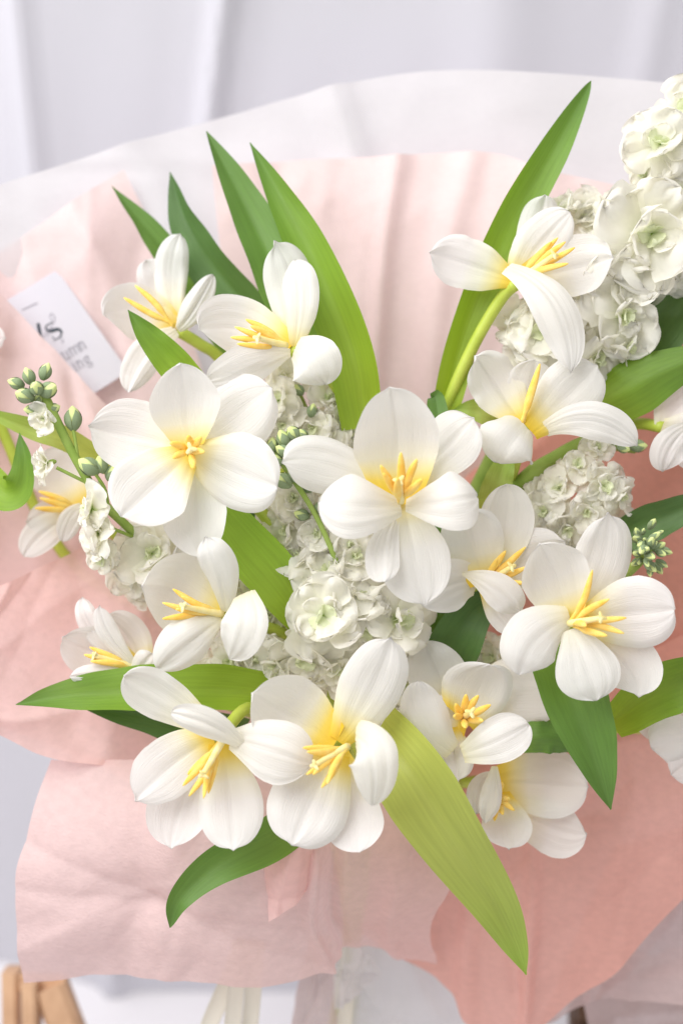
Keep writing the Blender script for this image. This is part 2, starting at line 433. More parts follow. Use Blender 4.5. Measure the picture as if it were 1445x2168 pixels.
sheet('vellum_paper', [
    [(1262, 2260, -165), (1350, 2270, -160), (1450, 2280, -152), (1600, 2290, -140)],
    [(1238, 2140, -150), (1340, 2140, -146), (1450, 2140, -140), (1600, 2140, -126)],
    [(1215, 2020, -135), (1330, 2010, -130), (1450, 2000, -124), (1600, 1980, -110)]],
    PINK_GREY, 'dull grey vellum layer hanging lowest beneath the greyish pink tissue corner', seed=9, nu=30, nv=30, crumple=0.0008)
sheet('vellum_paper', [
    [(708, 2134, -112), (730, 2124, -112), (765, 2108, -111), (800, 2082, -110)],
    [(704, 2070, -108), (735, 2064, -107), (772, 2056, -107), (808, 2062, -108)],
    [(702, 2008, -108), (728, 1996, -107), (758, 2000, -106), (790, 2030, -106)]],
    VELLUM, 'small white vellum corner sticking out beside the pink tail', seed=10, nu=24, nv=24, crumple=0.0006)
sheet('vellum_paper', [
    [(736, 2290, -150), (850, 2300, -148), (960, 2310, -146), (1080, 2310, -140)],
    [(738, 2140, -142), (830, 2140, -140), (930, 2150, -136), (1050, 2190, -130)],
    [(750, 1990, -128), (810, 1990, -126), (880, 2000, -124), (960, 2030, -120)]],
    VELLUM, 'white vellum layer showing between the white corner and the coral flap', seed=11, nu=30, nv=30, crumple=0.0008)
sheet('tissue_paper', [
    [(590, 2300, -150), (640, 2300, -140), (720, 2300, -140)],
    [(622, 2140, -132), (660, 2140, -124), (712, 2140, -124)],
    [(650, 1990, -118), (675, 1985, -112), (702, 1980, -112)]],
    PINK_GREY, 'long dusty pink paper tail hanging beside the cream ribbons', seed=12, nu=20, nv=30, crumple=0.0006)

sheet('tissue_paper', [
    [(572, 1950, -2), (596, 1934, 4), (622, 1910, 4), (652, 1880, -4)],
    [(566, 1870, 2), (590, 1858, 9), (625, 1845, 8), (662, 1830, -2)],
    [(560, 1770, 2), (590, 1760, 8), (625, 1755, 8), (668, 1750, 2)]],
    PINK, 'small rose pink tissue pleat tucked under the big lower middle tulip', seed=14, nu=24, nv=30, crumple=0.0006, creases=5, crease=0.003)

# ------------------------------------------------------------------ petals, stamens, tulips
def smooth01(x): x = max(0.0, min(1.0, x)); return x * x * (3 - 2 * x)

def petal(parent, w0, spec, seed):
    """spec: bx,by,tx,ty,width, bw,tw (mm), bulge (mm), cup, opts{mid,tilt,cusp,base,twist}"""
    bx, by, tx, ty, width, bw, tw, bulge, cup = spec[:9]
    o = spec[9] if len(spec) > 9 else {}
    r = random.Random(seed)
    mx, my = o.get('mid', ((bx + tx) / 2, (by + ty) / 2))
    mw = (bw + tw) / 2 - bulge
    B, T, Mi = P(bx, by, w0 + bw), P(tx, ty, w0 + tw), P(mx, my, w0 + mw)
    C = Mi * 2 - (B + T) / 2
    nr, nc = 28, 20
    Wm = width * K * (D - w0 * 0.001) / D / 2
    f0 = o.get('base', 0.30)
    pk = o.get('peak', r.uniform(0.54, 0.62))
    cusp = o.get('cusp', r.choice((0.0, 0.012, 0.02, 0.03)))
    tilt0 = math.radians(o.get('tilt', r.uniform(-10, 10)))
    tw1 = math.radians(o.get('twist', r.uniform(-8, 8)))
    face = V(*o.get('face', (0, 0, 1))).normalized()
    sx = r.uniform(0, 50)
    groove = r.uniform(0.3, 1.2) * 0.0011
    curl = r.uniform(-0.42, 0.12)
    tipcurl = r.uniform(-0.10, 0.05)
    cr = [(r.uniform(-0.7, 0.7), r.uniform(-0.5, 0.5), r.uniform(-1, 1) * 0.0007) for _ in range(3)]
    uv0 = o.get('uv0', 0.30 if bulge < -1 else 0.0) + r.uniform(-0.03, 0.05)
    wav = o.get('wave', r.uniform(0.4, 1.0))
    verts, uvs, faces = [], [], []
    length = (T - B).length + 1e-6
    for i in range(nr + 1):
        q = i / nr
        s = 1 - (1 - q) ** 1.7
        p = B * (1 - s) ** 2 + C * (2 * s * (1 - s)) + T * s * s
        tg = ((C - B) * (2 * (1 - s)) + (T - C) * (2 * s))
        if tg.length < 1e-7: tg = T - B
        tg.normalize()
        n = face - tg * face.dot(tg)
        if n.length < 1e-4: n = UP - tg * UP.dot(tg)
        n.normalize()
        rot = Matrix.Rotation(tilt0 + tw1 * (s - 0.5), 3, tg)
        n = rot @ n
        b = tg.cross(n)
        if s < pk: f = f0 + (1 - f0) * math.sin(math.pi / 2 * s / pk) ** 1.15
        else: f = max(0.0, 1 - ((s - pk) / (1 - pk)) ** 2.35) ** 0.52
        for j in range(nc + 1):
            x = -1 + 2 * j / nc
            hw = Wm * f
            ed = 1 + 0.08 * wav * noise.noise(Vector((s * 3.2, 4 * (x > 0) + sx, 0))) * abs(x) + 0.018 * wav * noise.noise(Vector((s * 13, 4 * (x > 0) + sx, 3))) * abs(x)
            h = cup * Wm * (x * f) ** 2
            h -= groove * math.exp(-(x * f / 0.07) ** 2) * smooth01(s * 2.5)
            h += 0.0011 * noise.noise(Vector((x * 1.6 + sx, s * 1.7, 7))) * smooth01(s * 2)
            h += 0.0006 * noise.noise(Vector((x * 7 + sx, s * 1.1, 2)))
            h += wav * 0.0017 * abs(x) ** 3 * noise.noise(Vector((s * 4.5, 9 * (x > 0) + sx, 5))) * smooth01(s * 2)
            h += curl * Wm * f * abs(x) ** 5 + tipcurl * length * smooth01((s - 0.7) / 0.3) ** 2
            for (c0, c1, ca) in cr:          # soft lengthwise creases
                h += ca * math.exp(-abs(x - c0 - c1 * s) / 0.06) * smooth01(s * 2)
            tipd = cusp * length * math.exp(-(x * f / 0.10) ** 2) * smooth01((s - 0.9) / 0.1)
            verts.append(p + b * (hw * x * ed) + n * h + tg * tipd)
            uvs.append((j / nc, max(0.0, uv0 + (1 - uv0) * s)))
    for i in range(nr):
        for j in range(nc):
            a = i * (nc + 1) + j
            faces.append((a, a + 1, a + nc + 2, a + nc + 1))
    return make_obj('petal', verts, faces, M_PETAL, parent, uvs)

def stamen(parent, w0, b, t, rad=7.0, seed=0):
    """b,t: (px,py,dw) base and tip"""
    r = random.Random(seed)
    B, T = P(b[0], b[1], w0 + b[2]), P(t[0], t[1], w0 + t[2])
    m = B.lerp(T, 0.5) + V(r.uniform(-1, 1), r.uniform(-1, 1), r.uniform(0, 1)) * (0.05 * (T - B).length)
    R = rad * K
    def rf(t):
        fil = 0.55 * R
        an = R * (1 - max(0, (t - 0.55) / 0.45) ** 2.2 * 0.72)
        return fil + (an - fil) * smooth01((t - 0.22) / 0.16) if t < 0.97 else an * 0.6
    return tube('stamen', [B, m, T], rf, M_STAMEN, parent, n=18, seg=12, groove=0.28)

def pistil(parent, w0, b, t, rad=7.5):
    B, T = P(b[0], b[1], w0 + b[2]), P(t[0], t[1], w0 + t[2])
    R = rad * K
    ax = (T - B).normalized()
    o = tube('pistil', [B, B.lerp(T, 0.5), T], lambda t: R * (0.85 + 0.15 * math.cos(t * 3)), M_PISTIL, parent, n=10, seg=12)
    # three-lobed stigma
    a = ax.orthogonal().normalized(); c = ax.cross(a)
    verts, faces = [], []
    ns, nr = 24, 5
    for i in range(nr + 1):
        t = i / nr
        for j in range(ns):
            th = 2 * math.pi * j / ns
            lob = 0.55 + 0.85 * (0.5 + 0.5 * math.cos(3 * th)) ** 1.4
            prof = math.sin(math.pi * min(1, 0.12 + t * 0.88)) ** 0.6 if t < 1 else 0.0
            verts.append(T + (a * math.cos(th) + c * math.sin(th)) * (R * 1.35 * lob * prof) + ax * (R * (0.9 * t - 0.3) + R * 0.35 * (lob - 0.5) * (1 - t)))
    for i in range(nr):
        for j in range(ns):
            k = (j + 1) % ns
            faces.append((i * ns + j, i * ns + k, (i + 1) * ns + k, (i + 1) * ns + j))
    make_obj('stigma', verts, faces, M_PISTIL, o)

def leaf(parent, pts, width, mat, cup=0.25, tilt=0.0, twist=0.0, base=0.7, peak=0.35, tip=1.0, fold=0.25, face=(0, 0, 1), seed=0, pw=1.55):
    """pts: (px,py,w) from the base to the tip; width in px"""
    r = random.Random(seed + 99)
    nr, nc = 44, 12
    ctrl = [P(*p) for p in pts]
    cv = catmull(ctrl, nr + 1)
    wmean = sum(p[2] for p in pts) / len(pts)
    Wm = width * K * (D - wmean * 0.001) / D / 2
    fc = V(*face).normalized()
    verts, uvs, faces = [], [], []
    sx = r.uniform(0, 40)
    if not twist: twist = r.uniform(-22, 22)
    for i in range(nr + 1):
        s = i / nr
        tg = (cv[min(i + 1, nr)] - cv[max(i - 1, 0)]).normalized()
        n = fc - tg * fc.dot(tg)
        if n.length < 1e-4: n = UP - tg * UP.dot(tg)
        n.normalize()
        n = Matrix.Rotation(math.radians(tilt + twist * s), 3, tg) @ n
        b = tg.cross(n)
        if s < peak: f = base + (1 - base) * math.sin(math.pi / 2 * s / peak)
        else: f = max(0.0, 1 - ((s - peak) / (1 - peak)) ** pw) ** (0.95 * tip)
        if i == nr: f = 0.02
        for j in range(nc + 1):
            x = -1 + 2 * j / nc
            h = Wm * f * (cup * x * x + fold * abs(x)) + 0.0012 * noise.noise(Vector((x * 1.3 + sx, s * 4, 1))) * f
            h += 0.0034 * abs(x) ** 2 * noise.noise(Vector((s * 6, (x > 0) * 5 + sx, 2))) * f
            verts.append(cv[i] + b * (Wm * f * x) + n * h); uvs.append((j / nc, s))
    for i in range(nr):
        for j in range(nc):
            a = i * (nc + 1) + j
            faces.append((a, a + 1, a + nc + 2, a + nc + 1))
    return make_obj('leaf', verts, faces, mat, parent, uvs)

BIND = (745, 1990, -150)
def stem(parent, pts, rad=13.0, mat=None, to_bind=True):
    q = list(pts)
    if to_bind:
        lx, ly, lw = q[-1]
        q.append((lx * 0.35 + 770 * 0.65, ly * 0.4 + 1640 * 0.6 if ly < 1640 else ly + 60, min(lw, -60) * 0.4 - 122 * 0.6))
        q.append((BIND[0] + rnd.uniform(-9, 9), BIND[1], BIND[2] - rnd.uniform(0, 8)))
        q.append((672 + rnd.uniform(-12, 12), 2430, -225 + rnd.uniform(-6, 0)))
    return tube('stem', [P(*p) for p in q], rad * K, mat or M_STEM, parent, n=30, seg=12)

GT = 'white tulips of the bouquet'
def tulip(label, c, petals, stamens=(), sbase=None, pist=None, stempts=None, leaves=(), seed=0, srad=7.0):
    w0 = c[2]
    t = empty('tulip', P(*c), label, 'tulip', GT)
    for i, p in enumerate(petals): petal(t, w0, p, seed * 31 + i)
    sb = sbase or (c[0], c[1], 2)
    for i, s in enumerate(stamens):
        st = s if len(s) == 3 else (*s, 14)
        stamen(t, w0, (sb[0] + rnd.uniform(-5, 5), sb[1] + rnd.uniform(-5, 5), sb[2]), st, rad=srad, seed=seed * 17 + i)
    if pist: pistil(t, w0, (sb[0], sb[1], sb[2]), pist if len(pist) == 3 else (*pist, 16))
    if stempts is not False:
        stem(t, stempts or [(c[0], c[1], w0 - 24), (c[0] * 0.85 + 770 * 0.15, c[1] * 0.9 + 150, w0 - 45)])
    for i, lf in enumerate(leaves): leaf(t, *lf[:3], **(lf[3] if len(lf) > 3 else {}), seed=seed * 13 + i)
    return t

# 1 broad flat tulip, facing the viewer
tulip('wide flat open white tulip with six spread petals, largest beside the green bud stalk', (404, 958, 38), [
    (402, 950, 194, 903, 158, -4, -2, 6, 0.24, {'uv0': 0.10, 'cusp': 0.03}),
    (408, 950, 566, 826, 168, -4, -2, 6, 0.24, {'uv0': 0.10, 'cusp': 0.03, 'base': 0.4}),
    (408, 965, 422, 1172, 142, -4, -4, 6, 0.24, {'uv0': 0.10, 'cusp': 0.02}),
    (400, 945, 382, 776, 148, 2, 16, 6, 0.34, {'uv0': 0.10, 'cusp': 0.0, 'base': 0.42}),
    (396, 965, 258, 1092, 170, 1, 13, 6, 0.30, {'uv0': 0.10, 'cusp': 0.0, 'base': 0.36}),
    (414, 962, 584, 1032, 166, 2, 13, 6, 0.30, {'uv0': 0.10, 'cusp': 0.0, 'base': 0.38})],
    [(360, 938), (366, 970), (399, 922), (426, 925), (433, 957), (409, 992)], (404, 956, 4), (404, 950, 14), seed=1, srad=7.5,
    stempts=[(404, 962, 30), (510, 1040, 4), (560, 1092, 0), (605, 1150, -6), (660, 1232, -18)],
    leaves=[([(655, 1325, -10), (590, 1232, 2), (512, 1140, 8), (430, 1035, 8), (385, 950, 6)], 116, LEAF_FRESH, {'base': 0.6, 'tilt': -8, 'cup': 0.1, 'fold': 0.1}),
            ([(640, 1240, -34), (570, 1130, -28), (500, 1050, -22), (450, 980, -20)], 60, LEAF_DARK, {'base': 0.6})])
# 2 centre tulip
tulip('open white tulip at the heart of the bouquet with a deep yellow throat', (848, 1052, 46), [
    (840, 1050, 990, 893, 128, -8, -2, 4, -0.10, {'mid': (935, 955), 'cusp': 0.02, 'tilt': -18, 'peak': 0.66}),
    (828, 1045, 603, 978, 124, -14, 0, 0, -0.12, {'cusp': 0.03, 'tilt': 8, 'mid': (705, 985), 'uv0': 0.2, 'base': 0.2}),
    (846, 1070, 814, 1230, 74, -8, 8, 0, -0.1, {'mid': (812, 1160), 'cusp': 0.0, 'base': 0.15, 'peak': 0.68, 'uv0': 0.3}),
    (852, 1062, 896, 1274, 152, -8, -6, -4, -0.12, {'mid': (874, 1170), 'cusp': 0.03, 'base': 0.2, 'uv0': 0.1}),
    (842, 1068, 830, 842, 184, -4, 20, 12, 0.34, {'cusp': 0.0, 'base': 0.52, 'peak': 0.62, 'mid': (838, 945), 'tilt': 0, 'uv0': -0.14}),
    (848, 1072, 680, 1062, 138, 0, 12, -12, -0.16, {'mid': (762, 1070), 'cusp': 0.01, 'base': 0.3, 'tilt': 12, 'peak': 0.6}),
    (858, 1070, 1014, 1048, 126, 0, 12, -12, -0.16, {'mid': (942, 1062), 'cusp': 0.01, 'base': 0.22, 'tilt': -10, 'peak': 0.66})],
    [(805, 985, 20), (848, 958, 20), (882, 972, 20), (811, 1002, 26), (893, 1014, 26), (842, 1012, 30)], (848, 1062, 4), (845, 1018, 22), seed=2, srad=8,
    leaves=[([(960, 1330, -50), (965, 1210, -20), (945, 1110, 0), (925, 860, -8), (915, 848, -10)], 80, LEAF_MID, {'peak': 0.3})])
# 3 upper tulip
tulip('open white tulip below the tall leaf pair, stamens leaning towards the card', (612, 735, 18), [
    (620, 740, 590, 520, 112, -8, -14, 8, -0.12, {'mid': (622, 622), 'cusp': 0.05, 'tilt': 12}),
    (622, 735, 622, 545, 84, -4, -2, -4, -0.14, {'mid': (632, 640), 'cusp': 0.0, 'tilt': -16, 'uv0': 0.1}),
    (615, 735, 420, 700, 138, -4, 4, 14, 0.26, {'cusp': 0.0, 'mid': (510, 695), 'base': 0.35}),
    (615, 748, 442, 812, 92, 2, 14, -2, -0.25, {'mid': (535, 770), 'cusp': 0.03, 'tilt': -25, 'base': 0.2}),
    (624, 738, 690, 822, 118, 2, 8, -10, -0.22, {'mid': (660, 765), 'cusp': 0.0, 'base': 0.45, 'peak': 0.5, 'tilt': 8})],
    [(488, 714, 8), (497, 692, 8), (520, 676, 6), (502, 728, 14), (530, 690, 10)], (606, 732, 2), (545, 716, 16), seed=3,
    stempts=[(618, 742, 14), (690, 790, -10), (735, 860, -20), (775, 930, -35)],
    leaves=[([(640, 760, -30), (600, 620, -32), (520, 440, -38), (437, 278, -40)], 112, LEAF_MID, {'tilt': 16, 'fold': 0.4, 'cup': 0.1, 'tip': 0.9}),
            ([(772, 905, -10), (742, 740, -12), (660, 540, -20), (590, 410, -26), (529, 302, -30)], 104, LEAF_BRIGHT, {'tilt': -14, 'fold': 0.3, 'base': 0.85, 'peak': 0.3})])
# 4 soft tulip beside the card
tulip('soft focus white tulip beside the white card', (374, 690, -30), [
    (372, 690, 310, 556, 80, -12, -8, 6, 0.1, {'cusp': 0.0}),
    (376, 695, 378, 502, 74, -4, -6, 6, 0.15, {'mid': (362, 590), 'cusp': 0.02}),
    (372, 700, 218, 668, 122, -6, 8, 10, 0.3, {'mid': (295, 662), 'cusp': 0.0, 'base': 0.4}),
    (374, 700, 272, 828, 74, 0, 6, -2, -0.1, {'mid': (310, 752), 'cusp': 0.02}),
    (376, 698, 452, 582, 54, 4, 8, -4, -0.1, {'mid': (408, 660), 'tilt': 20})],
    [(286, 604, 4), (262, 630, 6)], (368, 690, 0), None, seed=4,
    stempts=[(376, 700, -34), (425, 730, -40), (470, 765, -48), (560, 900, -70)],
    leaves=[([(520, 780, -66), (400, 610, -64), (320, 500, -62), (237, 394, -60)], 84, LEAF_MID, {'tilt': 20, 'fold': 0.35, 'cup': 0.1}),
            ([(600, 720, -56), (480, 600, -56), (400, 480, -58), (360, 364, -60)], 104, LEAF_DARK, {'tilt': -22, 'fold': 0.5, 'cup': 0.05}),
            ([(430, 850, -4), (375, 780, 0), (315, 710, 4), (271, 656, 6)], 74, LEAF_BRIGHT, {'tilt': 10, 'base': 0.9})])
# 5 tulip under the flat one
tulip('cupped white tulip tucked under the wide flat tulip, long stamens pointing sideways', (472, 1300, 24), [
    (468, 1295, 378, 1156, 110, -22, -16, 6, 0.1, {'cusp': 0.02}),
    (470, 1300, 302, 1240, 176, -6, 12, 14, 0.32, {'mid': (380, 1255), 'cusp': 0.0, 'base': 0.4}),
    (478, 1296, 432, 1146, 82, 0, 24, -4, -0.16, {'mid': (462, 1215), 'cusp': 0.03, 'tilt': -18}),
    (470, 1312, 334, 1416, 104, 2, 10, -6, -0.22, {'mid': (408, 1356), 'cusp': 0.0, 'base': 0.2, 'tilt': -16}),
    (516, 1256, 484, 1396, 98, 10, 14, -12, -0.14, {'mid': (514, 1326), 'cusp': 0.05, 'base': 0.5, 'peak': 0.45, 'tilt': 10})],
    [(344, 1310, 14), (344, 1276, 12), (366, 1247, 10), (384, 1262, 14), (372, 1290, 16)], (470, 1300, 2), (388, 1284, 18), seed=5,
    stempts=[(476, 1306, 16), (555, 1325, -8), (618, 1358, -20), (700, 1480, -50)])
# 6 small tulip above the lime leaf
tulip('small half hidden white tulip resting on the long leaf that points at the curtain', (290, 1415, -8), [
    (288, 1410, 175, 1268, 52, -6, 2, -2, 0.1, {'mid': (205, 1340), 'cusp': 0.02}),
    (290, 1415, 136, 1352, 112, -4, 8, 8, 0.3, {'mid': (210, 1385), 'cusp': 0.0, 'base': 0.4}),
    (300, 1420, 228, 1308, 92, -2, 2, 8, 0.2, {'mid': (276, 1356), 'cusp': 0.0, 'base': 0.4}),
    (288, 1410, 211, 1286, 46, 2, 10, -2, -0.1, {'mid': (232, 1345), 'cusp': 0.03}),
    (285, 1425, 150, 1432, 48, 2, 12, -2, -0.1, {}),
    (280, 1430, 324, 1386, 54, 2, 10, -2, 0.1, {})],
    [(178, 1386, 10), (190, 1370, 8), (192, 1400, 12)], (286, 1412, 0), (200, 1388, 10), seed=6,
    stempts=[(292, 1418, -14), (380, 1450, -40), (500, 1500, -60)])
# 7 lower left tulip
tulip('drooping white tulip with stamens hanging down, above the turned down pale flap', (462, 1568, 44), [
    (458, 1550, 263, 1432, 106, -10, -2, 4, 0.12, {'mid': (350, 1480), 'cusp': 0.0, 'tilt': -8}),
    (448, 1575, 362, 1790, 136, -10, -4, 4, 0.12, {'mid': (388, 1690), 'cusp': 0.02}),
    (452, 1565, 294, 1688, 126, -4, 8, 6, 0.16, {'mid': (372, 1612), 'cusp': 0.03, 'base': 0.45}),
    (466, 1575, 492, 1788, 140, -2, 6, 8, 0.2, {'mid': (486, 1690), 'cusp': 0.03, 'base': 0.36}),
    (486, 1566, 660, 1618, 136, 2, 10, -8, -0.16, {'mid': (572, 1588), 'cusp': 0.02, 'base': 0.3}),
    (508, 1576, 360, 1512, 68, 8, 14, -5, -0.2, {'mid': (440, 1534), 'cusp': 0.0, 'base': 0.35, 'peak': 0.55, 'tilt': -14})],
    [(400, 1686, 16), (387, 1664, 14), (431, 1690, 18), (441, 1680, 12), (397, 1640, 10)], (470, 1570, 2), (430, 1640, 18), seed=7,
    stempts=[(466, 1568, 38), (490, 1530, 20), (530, 1498, 0), (600, 1520, -30)],
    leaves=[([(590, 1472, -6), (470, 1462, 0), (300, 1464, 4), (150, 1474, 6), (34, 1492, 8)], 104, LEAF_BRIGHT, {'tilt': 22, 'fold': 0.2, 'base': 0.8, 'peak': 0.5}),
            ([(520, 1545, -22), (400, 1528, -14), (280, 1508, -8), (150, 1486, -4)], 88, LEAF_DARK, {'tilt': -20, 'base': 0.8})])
# 8 lower centre tulip
tulip('big white tulip at the lower middle, one broad petal folded over its yellow throat', (715, 1572, 48), [
    (715, 1585, 762, 1804, 128, -10, 0, 6, 0.12, {'mid': (742, 1700), 'cusp': 0.0, 'peak': 0.68}),
    (708, 1575, 540, 1470, 172, -6, 8, 12, 0.28, {'mid': (620, 1518), 'cusp': 0.0, 'base': 0.5, 'peak': 0.6, 'uv0': -0.1}),
    (716, 1570, 822, 1364, 136, -6, 4, 6, 0.14, {'mid': (778, 1468), 'cusp': 0.04, 'base': 0.35}),
    (706, 1590, 622, 1776, 176, -2, 8, 6, 0.2, {'mid': (660, 1690), 'cusp': 0.02, 'base': 0.4}),
    (752, 1560, 786, 1710, 106, 14, 16, -14, -0.16, {'mid': (786, 1612), 'cusp': 0.0, 'base': 0.65, 'peak': 0.42, 'tilt': 8})],
    [(648, 1640, 16), (662, 1640, 22), (641, 1583, 14), (692, 1660, 22), (680, 1668, 18), (650, 1592, 20)], (735, 1580, 4), (666, 1620, 20), seed=8,
    leaves=[([(640, 1720, 2), (570, 1768, 14), (455, 1830, 22), (382, 1900, 24), (360, 1964, 22)], 104, LEAF_MID, {'tilt': -12, 'fold': 0.3, 'base': 0.85, 'peak': 0.2, 'tip': 0.8, 'pw': 1.25}),
            ([(800, 1545, 14), (868, 1640, 34), (950, 1770, 38), (1040, 1905, 34), (1088, 2000, 28), (1113, 2064, 26)], 158, LEAF_LIME, {'tilt': 6, 'fold': 0.35, 'cup': 0.15, 'base': 0.78, 'peak': 0.28, 'pw': 1.2})])
# 9 right tulip
tulip('wide open white tulip next to the grey green bud cluster', (1212, 1318, 40), [
    (1215, 1310, 1288, 1098, 122, -8, -2, 6, 0.12, {'mid': (1270, 1200), 'cusp': 0.05}),
    (1228, 1330, 1352, 1468, 138, -8, 0, 6, 0.14, {'mid': (1318, 1400), 'cusp': 0.02, 'base': 0.25}),
    (1208, 1312, 1142, 1150, 146, -2, 10, 8, 0.2, {'mid': (1176, 1226), 'cusp': 0.0, 'base': 0.42}),
    (1228, 1316, 1418, 1294, 158, -2, 10, 6, 0.2, {'mid': (1330, 1300), 'cusp': 0.0, 'base': 0.32}),
    (1208, 1332, 1262, 1484, 134, 2, 8, -4, -0.14, {'mid': (1238, 1410), 'cusp': 0.02, 'base': 0.3}),
    (1205, 1308, 1098, 1430, 128, 0, 8, -4, -0.12, {'mid': (1136, 1352), 'cusp': 0.02, 'base': 0.4, 'peak': 0.52})],
    [(1253, 1207, 14), (1289, 1268, 16), (1325, 1308, 18), (1320, 1341, 18), (1284, 1346, 22), (1240, 1325, 22)], (1204, 1320, 2), (1272, 1308, 20), seed=9,
    stempts=[(1206, 1320, 34), (1180, 1380, 0), (1100, 1500, -40)],
    leaves=[([(1165, 1370, 10), (1205, 1470, 18), (1255, 1600, 20), (1292, 1714, 18)], 142, LEAF_MID, {'tilt': -10, 'fold': 0.35, 'base': 0.8, 'peak': 0.3}),
            ([(1290, 1530, -4), (1370, 1470, 4), (1460, 1430, 8), (1560, 1380, 10)], 118, LEAF_BRIGHT, {'tilt': 10, 'base': 0.6, 'peak': 0.5})])
# 10 tulip between the centre and the right one
tulip('half cupped white tulip squeezed between the heart tulip and the bud cluster tulip', (1018, 1232, 16), [
    (1010, 1235, 893, 1282, 112, -8, 2, -2, -0.1, {'mid': (955, 1236), 'cusp': 0.0, 'base': 0.5}),
    (1030, 1225, 1185, 1155, 130, -10, -2, 6, 0.15, {}),
    (1040, 1225, 1072, 1030, 116, -8, -2, 6, 0.16, {'mid': (1070, 1120), 'cusp': 0.0}),
    (1020, 1240, 1096, 1332, 74, -4, 2, 2, 0.1, {'mid': (1062, 1292)}),
    (1022, 1238, 984, 1080, 134, -2, 8, 8, 0.22, {'mid': (1002, 1150), 'cusp': 0.0, 'base': 0.42}),
    (978, 1214, 1100, 1304, 74, 10, 14, -8, -0.2, {'mid': (1050, 1248), 'cusp': 0.03, 'base': 0.1, 'peak': 0.6, 'tilt': 12})],
    [(1070, 1166, 12), (1112, 1158, 12), (1116, 1200, 14), (1112, 1234, 18), (1052, 1182, 10)], (1022, 1240, 0), (1082, 1200, 16), seed=10,
    stempts=[(1018, 1232, -4), (985, 1330, -28), (930, 1450, -50)],
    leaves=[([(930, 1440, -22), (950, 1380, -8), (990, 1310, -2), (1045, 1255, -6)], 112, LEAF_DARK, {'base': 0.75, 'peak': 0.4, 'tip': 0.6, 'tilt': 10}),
            ([(915, 1420, -30), (918, 1340, -26), (940, 1270, -24)], 80, LEAF_MID, {'base': 0.8})])
# 11 upper right tulip
tulip('white tulip on a curved lime stem in front of the thick stock spire', (1092, 595, 8), [
    (1092, 590, 1152, 414, 84, -10, -12, 4, 0.1, {'mid': (1134, 492)}),
    (1088, 595, 911, 535, 112, -4, -2, 2, 0.12, {'mid': (995, 560), 'cusp': 0.03, 'wave': 1.6}),
    (1094, 596, 1198, 454, 108, -4, 6, 8, 0.24, {'mid': (1136, 526), 'cusp': 0.0, 'base': 0.4}),
    (1098, 600, 1298, 546, 132, -2, 10, 8, 0.22, {'mid': (1205, 568), 'cusp': 0.0, 'base': 0.45}),
    (1072, 566, 1206, 776, 92, 8, 14, -12, -0.2, {'mid': (1168, 640), 'cusp': 0.05, 'base': 0.4, 'twist': 30, 'tilt': -10})],
    [(1180, 503, 10), (1196, 512, 14), (1216, 524, 16), (1202, 558, 18), (1166, 512, 10)], (1100, 592, 0), (1172, 540, 16), seed=11,
    stempts=[(1094, 600, 4), (1060, 632, -4), (1000, 735, -12), (940, 870, -22), (900, 990, -40)],
    leaves=[([(930, 900, -20), (985, 690, -16), (1080, 470, -12), (1165, 320, -12), (1250, 171, -16)], 84, LEAF_BRIGHT, {'tilt': 14, 'fold': 0.3, 'base': 0.66, 'peak': 0.5, 'tip': 0.72, 'pw': 1.7})])
# 12 right tulip with one upright stamen
tulip('lily shaped white tulip with one upright yellow stamen below the stock spire', (1112, 904, 14), [
    (1112, 900, 1132, 762, 110, -8, -4, 6, 0.16, {'cusp': 0.0}),
    (1104, 895, 1008, 756, 116, -6, 0, 8, 0.2, {'mid': (1052, 820), 'cusp': 0.0, 'base': 0.35, 'wave': 1.6}),
    (1150, 912, 1343, 938, 82, -2, 6, -8, -0.2, {'mid': (1250, 890), 'cusp': 0.04, 'base': 0.4, 'tilt': 14}),
    (1122, 912, 1256, 782, 134, 2, 8, 6, 0.14, {'mid': (1190, 845), 'cusp': 0.03, 'base': 0.35, 'peak': 0.66}),
    (1110, 900, 1050, 990, 138, 4, 8, -10, -0.2, {'mid': (1082, 940), 'cusp': 0.0, 'base': 0.62, 'peak': 0.5, 'wave': 1.5, 'tilt': -8})],
    [(1142, 770, 8), (1136, 790, 4)], (1106, 898, 2), None, seed=12, srad=8,
    stempts=[(1108, 905, 8), (1088, 985, -16), (1050, 1080, -40)],
    leaves=[([(1085, 905, -22), (1040, 878, -14), (1000, 868, -12), (958, 868, -14)], 64, LEAF_LIME, {'base': 0.6}),
            ([(1035, 1090, -20), (1050, 1030, -14), (1075, 960, -12)], 66, LEAF_LIME, {'base': 0.9, 'tip': 0.4})])
